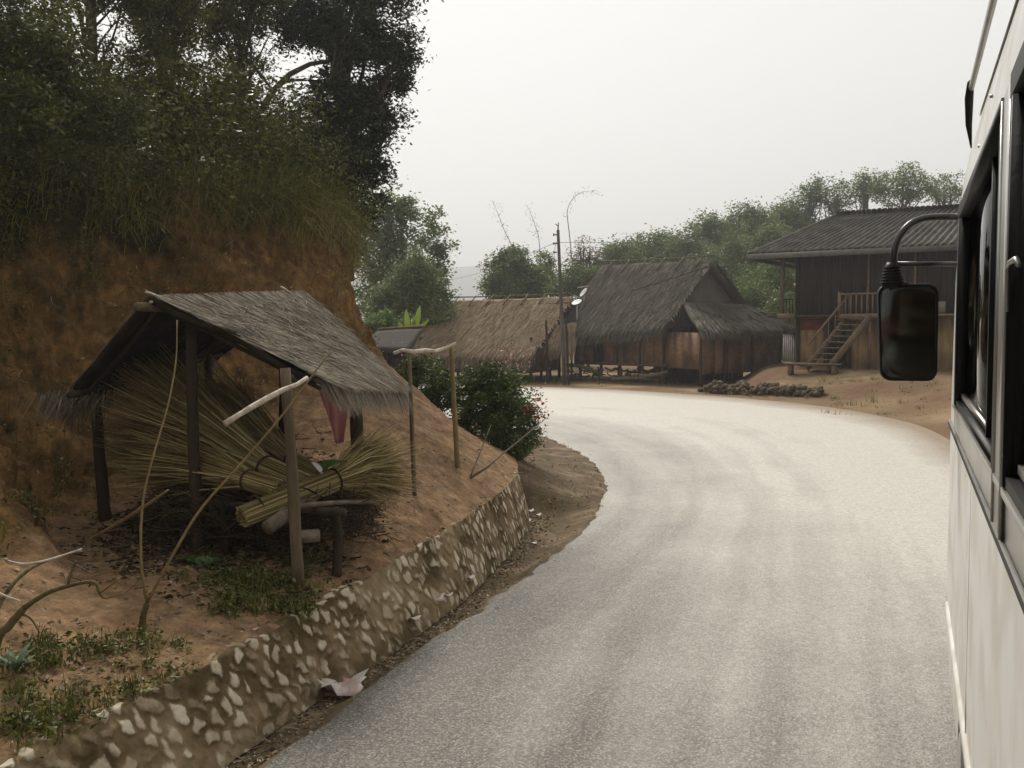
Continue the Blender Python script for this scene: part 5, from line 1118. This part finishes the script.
# ------------------------------------------------------------------ utility pole, wires, dishes
pb_ = at(565, 386, 40.5); pb_[2] = -.2; pt = at(558, 230, 40.5)
up_ = thing('utility_pole', 'tall slightly leaning wooden utility pole standing between the two thatched houses', 'utility pole', pb_)
link('pole', QM().tube(curve(pb_, pt, (0, 0, 0), 8), [.095, .06], 10), M['pole_grey'], up_, smooth=True)
for dz in (.2, .55, .9):
    q = QM(); c_ = pt - V(.02, .1, dz); q.tube([c_ - V(.02, 0, .0), c_ - V(.16, .0, 0)], .03, 6); q.tube([c_ - V(.16, 0, .05), c_ - V(.16, 0, 0), c_ - V(.16, 0, -.05)], [.03, .02, .03], 8); link('insulator', q, M['barge'], up_, smooth=True)
q = QM(); c_ = pt; q.tube([c_ + V(0, 0, 0), c_ + V(.02, 0, .3)], [.03, .02], 5); q.tube([c_ + V(0, 0, .15), c_ + V(-.1, 0, .25)], .02, 5); link('pole_top', q, M['branch_grey'], up_)
for (dst, sag, lab) in ((at(1100, 140, 70), 2.2, 'thin dark overhead wire running right from the utility pole'), (at(380, 262, 90), 1.6, 'thin dark overhead wire running left from the utility pole'), (at(546, 300, 46), .9, 'slack service wire drooping from the pole to the tan thatched house')):
    single('wire', lab, 'wire', QM().tube(curve(pt - V(.1, 0, .5), dst, (0, 0, 0), 20, sag), .009, 4), 'barge', pt)
pq = at(563, 352, 40.9); post(V(pq[0] + .25, pq[1], -.1), at(566, 318, 40.9), .05, 'prop', 'wood_dark', up_)
for (px, py, Y, an, lab) in ((577, 303, 44.5, .5, 'round pale satellite dish on the thatch beside the utility pole, the lower of two'), (584, 293, 45.5, -.2, 'narrow pale satellite dish seen edge on, the upper of two beside the big roof')):
    c_ = at(px, py, Y); root = thing('satellite_dish', lab, 'satellite dish', c_, 'satellite dishes by the thatched roofs')
    nrm_ = unit(V(-.8 + an, -.35, .75)); u = unit(np.cross(nrm_, V(0, 0, 1))); w = np.cross(nrm_, u); vs = []
    for i in range(5):
        for j in range(20):
            r_ = .24 * i / 4; a = j * 2 * PI / 20; vs.append(c_ + r_ * (math.cos(a) * u + math.sin(a) * w) + nrm_ * (r_ ** 2 * .7))
    kk = np.arange(100).reshape(5, 20); kr = np.roll(kk, -1, 1); q = QM().add(vs, np.stack([kk[:-1], kr[:-1], kr[1:], kk[1:]], -1).reshape(-1, 4)); o = link('dish', q, M['metal_grey'], root, smooth=True); o.modifiers.new('t', 'SOLIDIFY').thickness = .015
    link('feed_arm', QM().tube([c_ - w * .4, c_ + nrm_ * .4], .015, 5), M['metal_grey'], root); link('mount', QM().tube([c_, c_ - V(0, -.1, 1.2)], .03, 6), M['metal_grey'], root)

# ------------------------------------------------------------------ background trees
T('broadleaf_tree', 'tall blue green tree with two crowns beyond the end of the earth cut', 396, 0, 46, [(382, 222, 0, 24, 26), (370, 250, 0, 20, 26), (388, 258, 0, 20, 26), (430, 232, 0, 17, 22), (438, 262, 0, 13, 24), (378, 285, 0, 26, 22), (402, 208, 0, 12, 14), (426, 285, 0, 12, 14)], 230, 75, .5, .17, 'leaf_mid', .22, nb=24, jag=.25, shell=.35)
T('broadleaf_tree', 'lighter bushy tree in front of the two crowned tree, above the small hut', 414, 0, 39, [(416, 282, 0, 24, 22), (398, 300, 0, 26, 18), (432, 300, 0, 20, 20), (415, 268, 0, 12, 12), (384, 312, 0, 20, 12)], 230, 75, .45, .14, 'leaf_grey', .14, nb=12)
T('shrub', 'yellow green hedge shrub beside the banana plant', 390, 0, 36, [(385, 325, 0, 16, 8), (400, 327, 0, 10, 7), (372, 328, 0, 10, 8)], 90, 60, .25, .12, 'leaf_light', .05, nb=6, multi=3, cat='shrub')
T('shrub', 'pale feathery bush at the left end of the tan thatched roof', 437, 0, 45.5, [(440, 312, 0, 14, 12), (428, 320, 0, 14, 10)], 90, 60, .35, .13, 'leaf_light', .06, nb=6, multi=3, cat='shrub')
bp = at(413, 340, 34.5); bp[2] = 0
root = thing('banana_plant', 'young banana plant with upright yellow green leaves above the small hut roof', 'plant', bp)
for (a, b, w_) in (((408, 337), (406, 309), .20), ((412, 337), (414, 316), .16), ((413, 337), (420, 306), .22), ((410, 337), (429, 320), .16), ((409, 337), (398, 322), .15)):
    q = QM(); bigleaf(q, at(*a, 34.5), at(*b, 34.4), w_, .35, up=V(.2, -1, .1), curl=.05); link('leaf', q, M['leaf_yellow'], root, smooth=True)
link('stem', QM().tube([bp, at(410, 335, 34.5)], [.11, .07], 8), M['leaf_light'], root, smooth=True)
T('broadleaf_tree', 'dense round dark green tree rising behind the tan thatched ridge', 512, 0, 60, [(510, 268, 0, 20, 20), (498, 285, 0, 14, 14), (528, 282, 0, 18, 18), (512, 290, 0, 24, 14)], 260, 80, .55, .2, 'leaf_mid', .2, nb=10)
T('slim_tree', 'thin light green tree just left of the utility pole', 547, 0, 62, [(546, 265, 0, 9, 12), (541, 282, 0, 14, 14), (558, 285, 0, 14, 12)], 90, 55, .5, .17, 'leaf_mid', .1, nb=12)
T('slim_tree', 'sparse half bare reddish tree just right of the utility pole', 583, 0, 60, [(578, 252, 0, 14, 16), (592, 248, 0, 14, 14), (600, 262, 0, 10, 12), (570, 265, 0, 12, 14)], 70, 16, .5, .14, 'thatch_tan', .12, nb=46, multi=4, shell=.2)
T('slim_tree', 'low dark green tree filling the gap between the two thatched roofs', 590, 0, 58, [(580, 282, 0, 18, 14), (600, 280, 0, 14, 12), (562, 288, 0, 12, 9)], 130, 60, .5, .17, 'leaf_mid', .1, nb=8)
specs = [(620, 262, 74, 20, 14, 'leaf_mid', 'mid green rounded tree directly above the left end of the dark ridge'), (656, 250, 78, 26, 18, 'leaf_mid', 'rounded tree directly above the middle of the dark ridge'), (690, 256, 72, 18, 16, 'leaf_grey', 'greyish tree above the right gable peak'), (713, 240, 76, 22, 20, 'leaf_mid', 'tall tree filling the notch beyond the gable'), (748, 228, 80, 28, 18, 'leaf_mid', 'broad hillside tree left of the corrugated roof corner'), (735, 266, 64, 34, 24, 'leaf_grey', 'pale grey green tree behind the slope of the gable'), (772, 285, 56, 28, 26, 'leaf_light', 'bright green tree beside the porch post'), (752, 305, 53, 22, 18, 'leaf_mid', 'lower leafy tree just above the lean-to'), (785, 320, 50, 16, 18, 'leaf_mid', 'small dark tree between the lean-to and wooden house'), (790, 225, 84, 22, 14, 'leaf_mid', 'low crowned tree above the left slope of the corrugated roof'), (775, 246, 62, 22, 15, 'leaf_grey', 'olive tree just above the roof corner of the wooden house')]
for i, (px, py, Y, rx, rz, lm, lab) in enumerate(specs):
    bl = [(px, py, 0, rx, rz), (px - rx * .6, py + rz * .7, .5, rx * .7, rz * .8), (px + rx * .6, py + rz * .6, -.5, rx * .7, rz * .8), (px + rx * .2, py + rz * 1.3, 0, rx * .9, rz * .8), (px + random.uniform(-.5, .5) * rx, py - rz * .7, 0, rx * .4, rz * .45)]
    T('hillside_tree', lab, px, 0, Y, bl, 200, 75, .01 * Y, .0031 * Y, lm, .003 * Y, nb=12, group='trees on the hillside behind the houses', jag=.3)
for (px, py, Y, rx, rz, lab) in ((812, 190, 84, 10, 12, 'small slender tree standing leftmost above the corrugated ridge'), (838, 196, 84, 16, 14, 'half bare airy tree second from the left above the corrugated ridge'), (905, 184, 80, 28, 16, 'large round crowned tree above the corrugated ridge, left of the bus'), (868, 186, 82, 11, 10, 'small crown filling the gap left of the large round crown'), (945, 188, 84, 13, 12, 'rightmost tree beside the bus edge'), (785, 213, 86, 9, 9, 'small dark crown at the left foot of the skyline trees')):
    bl = [(px, py, 0, rx, rz), (px - rx * .8, py + rz * .4, .5, rx * .5, rz * .5), (px + rx * .7, py + rz * .5, -.5, rx * .6, rz * .55), (px + rx * .1, py - rz * .6, 0, rx * .5, rz * .5), (px - rx * .3, py + rz * .9, 0, rx * .6, rz * .5)]
    T('skyline_tree', lab, px, 0, Y, bl, 90 if rx > 20 else 42, 50, .7, .22, 'leaf_mid', .2, nb=18, fork=.5, group='skyline trees above the corrugated roof', shell=.5, jag=.35)
# bamboo plumes
for (pts, Y, lab) in (([(530, 300), (516, 262), (505, 232), (498, 214), (494, 205)], 68, 'tall leaning bamboo plume above the round dark tree'), ([(583, 290), (570, 240), (568, 208), (582, 192), (598, 194)], 66, 'faint arching bamboo plume above the utility pole'), ([(548, 290), (540, 250), (535, 225), (527, 205)], 70, 'short faint bamboo plume left of the utility pole top')):
    P_ = [at(*p, Y) for p in pts]; P_[0][2] = 0; root = thing('bamboo_culm', lab, 'bamboo', P_[0]); cv = bez(P_, 30)
    link('culm', QM().tube(cv, [.04, .02, .006], 5), M['leaf_grey'], root); q = QM()
    for c_ in cv[12:]: leaves(q, c_ + rng.normal(size=(4, 3)) * .22, .22, .15, droop=.8)
    link('foliage', q, M['leaf_grey'], root)
# far ridge
q = QM(); N_ = 60; xs_ = np.linspace(-1400, 1700, N_)
prof_ = np.array([78 + 25 * fbm((x * .0016, 1, 0), 1, 4) + 32 * math.exp(-((x + 55) / 210) ** 2) - (14 if x > 120 else 0) for x in xs_])
vs = []
for j, (yy, kz) in enumerate(((1050, -.03), (1180, .35), (1300, .75), (1440, 1.0), (1600, .8), (1800, .0))):
    for i, x in enumerate(xs_): vs.append(V(x, yy + 18 * fbm((x * .01, j, 1), 1, 3), -1 + prof_[i] * kz * .85 + 2.5 * fbm((x * .02, yy * .02, 2), 1, 3)))
kk = np.arange(6 * N_).reshape(6, N_); q.add(vs, np.stack([kk[:-1, :-1], kk[:-1, 1:], kk[1:, 1:], kk[1:, :-1]], -1).reshape(-1, 4)); tag(link('distant_hills', q, M['hill'], smooth=True), kind='structure')

# ------------------------------------------------------------------ bus
bd = unit(V(.398, 1, 0)); bn = V(-bd[1], bd[0], 0)
def Bp(u, w, z): return bd * u + bn * (w - .2) + V(0, 0, z)
BA = math.atan2(bd[1], bd[0])
bus = thing('bus', 'white passenger bus along the right edge with dark windows and a big wing mirror', 'bus', Bp(0, -1.2, 0))
U0 = -5.0; WB = -2.3
def front(z):   # nose profile
    return 6.0 if z < 1.7 else (6.0 - .30 * (z - 1.7) if z < 2.45 else 5.775 - .95 * (z - 2.45) - 1.0 * max(0, z - 2.9))
zs = [.32, .7, 1.2, 1.69]; q = QM()
def sidestrip(q, us_, zlist, wfun=lambda z: 0.0, wside=0):
    vs = []
    for z in zlist:
        for u in us_(z): vs.append(Bp(u, wfun(z) + wside, z))
    n_ = len(us_(zlist[0])); kk = np.arange(len(zlist) * n_).reshape(len(zlist), n_); q.add(np.array(vs), np.stack([kk[:-1, :-1], kk[:-1, 1:], kk[1:, 1:], kk[1:, :-1]], -1).reshape(-1, 4))
tuck = lambda z: -.012 - .025 * max(0, (.9 - z) / .6) ** 2 - .06 * max(0, (z - 2.75) / .4) ** 2
for side in (0, 1):
    wf_ = (lambda z: tuck(z)) if side == 0 else (lambda z: WB - tuck(z))
    sidestrip(q, lambda z: np.array([U0, 0, 2, 3, 4, 5, front(z) - .10]), [.32, .45, .6, .9, 1.2, 1.5, 1.70], wf_)
    sidestrip(q, lambda z: np.array([U0, 0, 2, 3, 4, min(4.6, front(z) - .1), front(z) - .10]), [2.76, 2.85, 2.95, 3.05, 3.14], wf_)
    # front corner column
    sidestrip(q, lambda z: np.array([5.2 if z < 2.5 else 5.12, front(z) - .1]), [1.70, 1.9, 2.2, 2.45, 2.6, 2.76], wf_)
# nose with rounded corners
vs = []; zz_ = [.32, .7, 1.2, 1.7, 2.45, 2.6, 2.76, 2.9, 3.0, 3.14]; prof_c = []
for z in zz_:
    f_ = front(z); t_ = tuck(z); pts = [(f_ - .10, t_), (f_ - .05, t_ - .015), (f_ - .012, t_ - .06), (f_, t_ - .15), (f_ + .06, -1.15), (f_, WB - t_ + .15), (f_ - .012, WB - t_ + .06), (f_ - .05, WB - t_ + .015), (f_ - .10, WB - t_)]
    vs += [Bp(a, b, z) for a, b in pts]
kk = np.arange(len(zz_) * 9).reshape(-1, 9); q.add(np.array(vs), np.stack([kk[:-1, :-1], kk[:-1, 1:], kk[1:, 1:], kk[1:, :-1]], -1).reshape(-1, 4))
# roof and tail
rp = []
for (w_, z) in ((-.06, 3.14), (-.14, 3.20), (-.4, 3.25), (-1.15, 3.29), (WB + .4, 3.25), (WB + .14, 3.20), (WB + .06, 3.14)): rp += [Bp(U0, w_, z), Bp(front(3.14) - .1, w_, z), Bp(front(3.14) - .02, w_, z - .01)]
kk = np.arange(21).reshape(7, 3); q.add(np.array(rp), np.stack([kk[:-1, :-1], kk[:-1, 1:], kk[1:, 1:], kk[1:, :-1]], -1).reshape(-1, 4))
q.box(Bp(U0, -1.15, 1.75), (.04, 2.28, 2.85), BA)
link('body', q, M['bus_white'], bus, smooth=False)
o = bpy.data.objects['body']
# window pillars, sill, seals
q = QM()
for (u0, u1) in ((U0, U0 + .3), (-3.2, -3.02), (-.75, -.57), (2.52, 2.75)): link('window_pillar', QM().box(Bp((u0 + u1) / 2, -.026, 2.23), (u1 - u0, .05, 1.08), BA), M['bus_trim'], bus); 
q = QM(); q.box(Bp(0.3, -.028, 1.775), (10.2, .04, .145), BA); q.box(Bp(.3, -.022, 1.835), (10.1, .05, .018), BA); link('sill_panel', q, M['bus_trim'], bus)
q = QM(); q.tube([Bp(U0, -.008, 1.695), Bp(5.9, -.008, 1.695)], .011, 8); link('belt_moulding', q, M['rubber'], bus, smooth=True)
q = QM(); q.tube([Bp(U0, -.004, 1.712), Bp(5.9, -.004, 1.712)], .006, 6); q.tube([Bp(2.755, .0, 1.72), Bp(2.755, .0, 2.76)], .005, 6); q.tube([Bp(2.52, .0, 1.72), Bp(2.52, .0, 2.76)], .005, 6); link('chrome_bead', q, M['bus_trim'], bus, smooth=True)
q = QM(); q.box(Bp(.2, -.012, .72), (11.2, .02, .05), BA); link('side_moulding', q, M['bus_white'], bus)
for u in (1.6, 3.9): link('panel_seam', QM().box(Bp(u, -.0125, 1.2), (.004, .003, .93), BA), M['bus_trim'], bus)
q = QM(); bpy.data.objects['side_moulding'].modifiers.new('b', 'BEVEL').width = .008
def window(u0, u1, z0, z1, opening=None):
    fr2 = QM(); w_ = .055
    fr2.box(Bp(u0 + w_ / 2, -.022, (z0 + z1) / 2), (w_, .05, z1 - z0), BA); fr2.box(Bp(u1 - w_ / 2 * (1 if u1 < 4.5 else 2.5), -.022, (z0 + z1) / 2 ), (w_ * (1 if u1 < 4.5 else 2.5), .05, z1 - z0), BA)
    fr2.box(Bp((u0 + u1) / 2, -.022, z1 - w_ / 2), (u1 - u0, .052, w_), BA); fr2.box(Bp((u0 + u1) / 2, -.022, z0 + .012), (u1 - u0, .04, .024), BA)
    o = link('window', fr2, M['rubber'], bus)
    if opening: gs = [(u0 + .05, opening[0]), (opening[1], u1 - .05)]
    else: gs = [(u0 + .05, u1 - .05)]
    for (a, b) in gs:
        if b - a < .05: continue
        g2 = QM().box(Bp((a + b) / 2, -.042, (z0 + z1) / 2), (b - a, .005, z1 - z0 - .05), BA); link('pane', g2, M['glass'], o)
        s2 = QM(); s2.box(Bp((a + b) / 2, -.034, z0 + .045), (b - a, .02, .02), BA); link('pane_rail', s2, M['bus_trim'], o)
        if a < 3.6: s3 = QM(); e2 = b if b < 3 else a; s3.box(Bp(e2, -.032, (z0 + z1) / 2), (.05, .025, z1 - z0 - .05), BA); link('pane_stile', s3, M['rubber'], o)
    return o
window(2.76, 5.2, 1.85, 2.77, (2.80, 3.36)); wn2 = window(-.56, 2.515, 1.85, 2.77, (.2, .9)); window(-3.0, -.77, 1.85, 2.77)
q = QM(); q.tube([Bp(2.45, .004, 2.24), Bp(2.45, .004, 2.335), Bp(2.42, .004, 2.345), Bp(2.28, .004, 2.345), Bp(2.26, .0, 2.33)], .006, 6); link('handle', q, M['bus_trim'], wn2, smooth=True)
q = QM(); q.tube([Bp(4.33, .0, 3.135), Bp(U0, .0, 3.135)], .011, 8); link('rain_gutter', q, M['bus_trim'], bus, smooth=False)
q = QM(); q.tube([Bp(4.46, -.012, 2.93), Bp(4.44, .0, 3.02), Bp(4.38, .004, 3.11), Bp(4.28, .004, 3.15)], [.003, .013, .017, .013], 8); link('gutter_end', q, M['rubber'], bus, smooth=True)
for (u, z) in ((3.5, 2.93), (4.0, 2.86), (2.6, 3.0)): link('rivet', QM().tube([Bp(u, -.04, z), Bp(u, -.006 - .05 * max(0, z - 2.75), z)], .006, 6), M['bus_trim'], bus)
q = QM(); q.box(Bp(-.2, -.012, 1.0), (4.24, .006, .9), BA); link('blue_panel', q, M['bus_blue'], bus)
q = QM(); q.box(Bp(0.2, -1.15, .5), (10.2, 2.2, .06), BA); q.box(Bp(.0, -1.15, 3.08), (8.6, 2.1, .03), BA); q.box(Bp(5.0, -1.15, 1.2), (.08, 2.1, .95), BA); link('interior', q, M['bus_in'], bus)
q = QM()
for u in (-2.9, -.6, 2.6, 4.9): q.box(Bp(u, WB + .03, 2.23), (.14, .05, 1.08), BA)
q.box(Bp(0, WB + .02, 1.78), (10.3, .05, .16), BA); link('far_window_pillar', q, M['bus_in'], bus)
sp_ = QM(); sp_.box(Bp(5.33, -1.15, 2.1), (.02, 2.0, .02), BA)
root_s = None
for i, (u, w_) in enumerate(((3.6, -.62), (2.6, -.62), (1.5, -.62), (3.6, -1.75), (2.6, -1.75), (1.5, -1.75))):
    q = QM(); q.box(Bp(u, w_, .95), (.45, .9, .14), BA); q.box(Bp(u - .22, w_, 1.36), (.12, .9, .80), BA); q.box(Bp(u, w_, .7), (.3, .7, .4), BA); o = link('passenger_seat', q, M['seat'], bus); bevel(o, .03, 2)
# wheels
for (u, w_) in ((4.2, -.14), (-3.2, -.14), (4.2, WB + .14), (-3.2, WB + .14)):
    c_ = Bp(u, w_, .42); t_ = []
    q = QM(); q.tube([c_ - bn * .12, c_ - bn * .1, c_ + bn * .1, c_ + bn * .12], [.36, .42, .42, .36], 24); o = link('wheel', q, M['rubber'], bus, smooth=True)
    link('rim', QM().tube([c_ + bn * .08, c_ + bn * .128], [.22, .2], 16), M['bus_trim'], o)
# mirror
Ym = 4.85
def mp_(px, py, dy=0): return at(px, py, Ym + dy)
root_m = QM(); arm = bez([at(966, 217, 4.95), mp_(955, 217), mp_(938, 217), mp_(921, 219), mp_(908, 226), mp_(898, 239), mp_(894, 254), mp_(894, 268)], 30); root_m.tube(arm, .017, 12)
mo_ = link('mirror_arm', root_m, M['chrome'], bus, smooth=True)
q = QM(); q.tube([at(966, 264, 4.95), mp_(955, 264), mp_(896, 264)], .012, 10); link('lower_arm', q, M['chrome'], mo_, smooth=True)
q = QM()
q.tube([mp_(893, 264), mp_(892, 267), mp_(893, 284), mp_(893, 288)], [.030, .034, .052, .05], 16)
for k_ in range(6):
    y_ = 267 + k_ * 3; r_ = .038 + k_ * .0032; q.tube([mp_(892.5, y_), mp_(892.5, y_ + 1.4)], r_ + .004, 16)
q.tube([mp_(907, 284), mp_(890, 288)], .012, 8)
link('mirror_joint', q, M['rubber'], mo_, smooth=True)
# housing: rounded box facing back to the driver and camera
fwd = unit(V(.20, 1, 0)); sdm = V(fwd[1], -fwd[0], 0); cM = mp_(907, 332.5); hw = .138; hh_ = .235
def rrect(hw, hh, r, n=6):
    out = []
    for (cx, cz, a0) in ((hw - r, hh - r, 0), (-hw + r, hh - r, 90), (-hw + r, -hh + r, 180), (hw - r, -hh + r, 270)):
        for k_ in range(n + 1): a = math.radians(a0 + 90 * k_ / n); out.append((cx + r * math.cos(a), cz + r * math.sin(a)))
    return out
def lay(sc, depth, rad=.05):
    pr = rrect(hw * sc, hh_ * sc, rad * sc); out = []
    for (x, z) in pr:
        x2 = x * (1 - .07 * (z / hh_ < 0) * abs(z / hh_)) + (.012 if z < 0 else 0) * abs(z / hh_)
        out.append(cM + sdm * x2 + V(0, 0, z) + fwd * depth)
    return out
layers = [lay(.93, .004), lay(.93, -.014), lay(.985, -.02), lay(1.0, -.006), lay(1.0, .03), lay(.92, .075), lay(.7, .10)]
n_ = len(layers[0]); vs = np.array(sum(layers, [])); kk = np.arange(len(layers) * n_).reshape(-1, n_); kr = np.roll(kk, -1, 1)
q = QM().add(vs, np.stack([kk[:-1], kr[:-1], kr[1:], kk[1:]], -1).reshape(-1, 4)); q.add(np.vstack([layers[-1], [cM + fwd * .105]]), [[i, (i + 1) % n_, n_] for i in range(n_)])
hs = link('mirror_housing', q, M['rubber'], mo_, smooth=True)
# sections at this depth belong to the arm: the glass and its divider stay with the arm as sub-parts
gl_ = lay(.925, -.002); q = QM().add(np.vstack([gl_, [cM - fwd * .002]]), [[(i + 1) % n_, i, n_] for i in range(n_)]); link('mirror_glass', q, M['mirror'], mo_)

# ------------------------------------------------------------------ haze
q = QM(); q.box((50, 1100, 69), (3600, 2400, 142))
haze = link('haze', q, M['dirt']); tag(haze, 'thin pale haze hanging over the valley', 'haze', kind='stuff')
m, nt, N, L = mk('valley_haze'); out = N.new('ShaderNodeOutputMaterial'); pv = N.new('ShaderNodeVolumePrincipled'); pv.inputs['Density'].default_value = HAZE = .0012; pv.inputs['Color'].default_value = (.97, .98, .99, 1); pv.inputs['Anisotropy'].default_value = .45
L.new(pv.outputs[0], out.inputs['Volume']); haze.data.materials.clear(); haze.data.materials.append(m)

# ------------------------------------------------------------------ light
sc = bpy.context.scene
EL, AZ = math.radians(46), math.radians(-14)     # sun ahead, a little to the left, behind thin overcast
w = bpy.data.worlds.new('World'); sc.world = w; w.use_nodes = True; nt = w.node_tree; N = nt.nodes; L = nt.links; bg = N['Background']
sky = N.new('ShaderNodeTexSky'); sky.sky_type = 'NISHITA'; sky.sun_disc = False; sky.sun_elevation = EL; sky.sun_rotation = AZ; sky.dust_density = 6; sky.air_density = 1.2; sky.altitude = 900
hsv = N.new('ShaderNodeHueSaturation'); hsv.inputs['Saturation'].default_value = .12; L.new(sky.outputs[0], hsv.inputs['Color'])
ov = N.new('ShaderNodeMix'); ov.data_type = 'RGBA'; ov.inputs[0].default_value = .93; L.new(hsv.outputs[0], ov.inputs[6])
g = N.new('ShaderNodeTexCoord'); dp = N.new('ShaderNodeVectorMath'); dp.operation = 'DOT_PRODUCT'; L.new(g.outputs['Generated'], dp.inputs[0]); dp.inputs[1].default_value = (math.sin(AZ) * math.cos(EL * .5), math.cos(AZ) * math.cos(EL * .5), math.sin(EL * .5))
cr_ = ramp(N, [(0, (2.3, 2.25, 2.1)), (.3, (2.9, 2.85, 2.7)), (.52, (4.6, 4.55, 4.4)), (.64, (6.2, 6.17, 6.02)), (1, (6.2, 6.17, 6.02))])
mr = N.new('ShaderNodeMapRange'); mr.inputs['From Min'].default_value = -1; mr.inputs['From Max'].default_value = 1; L.new(dp.outputs['Value'], mr.inputs[0]); L.new(mr.outputs[0], cr_.inputs[0])
L.new(cr_.outputs[0], ov.inputs[7]); L.new(ov.outputs[2], bg.inputs[0]); bg.inputs[1].default_value = .10
sl = bpy.data.lights.new('sun', 'SUN'); sl.energy = 2.3; sl.angle = math.radians(12); sl.color = (1, .95, .86); so = bpy.data.objects.new('sun', sl); C.objects.link(so)
sv = Vector((math.sin(AZ) * math.cos(EL), math.cos(AZ) * math.cos(EL), math.sin(EL))); so.rotation_euler = sv.to_track_quat('Z', 'Y').to_euler(); so.location = sv * 50
cam = bpy.data.cameras.new('camera'); co = bpy.data.objects.new('camera', cam); C.objects.link(co); sc.camera = co
cam.sensor_width = 36; cam.lens = F / 1024 * 36; cam.clip_start = .05; cam.clip_end = 4000
co.location = tuple(CAM); co.rotation_euler = (PI / 2 - TH, 0, 0)
sc.view_settings.view_transform = 'Standard'; sc.view_settings.look = 'None'; sc.view_settings.exposure = .55; sc.view_settings.gamma = 1; sc.view_settings.use_curve_mapping = False
sc.cycles.max_bounces = 6; sc.cycles.volume_bounces = 0; sc.cycles.transparent_max_bounces = 12; sc.cycles.volume_step_rate = 4
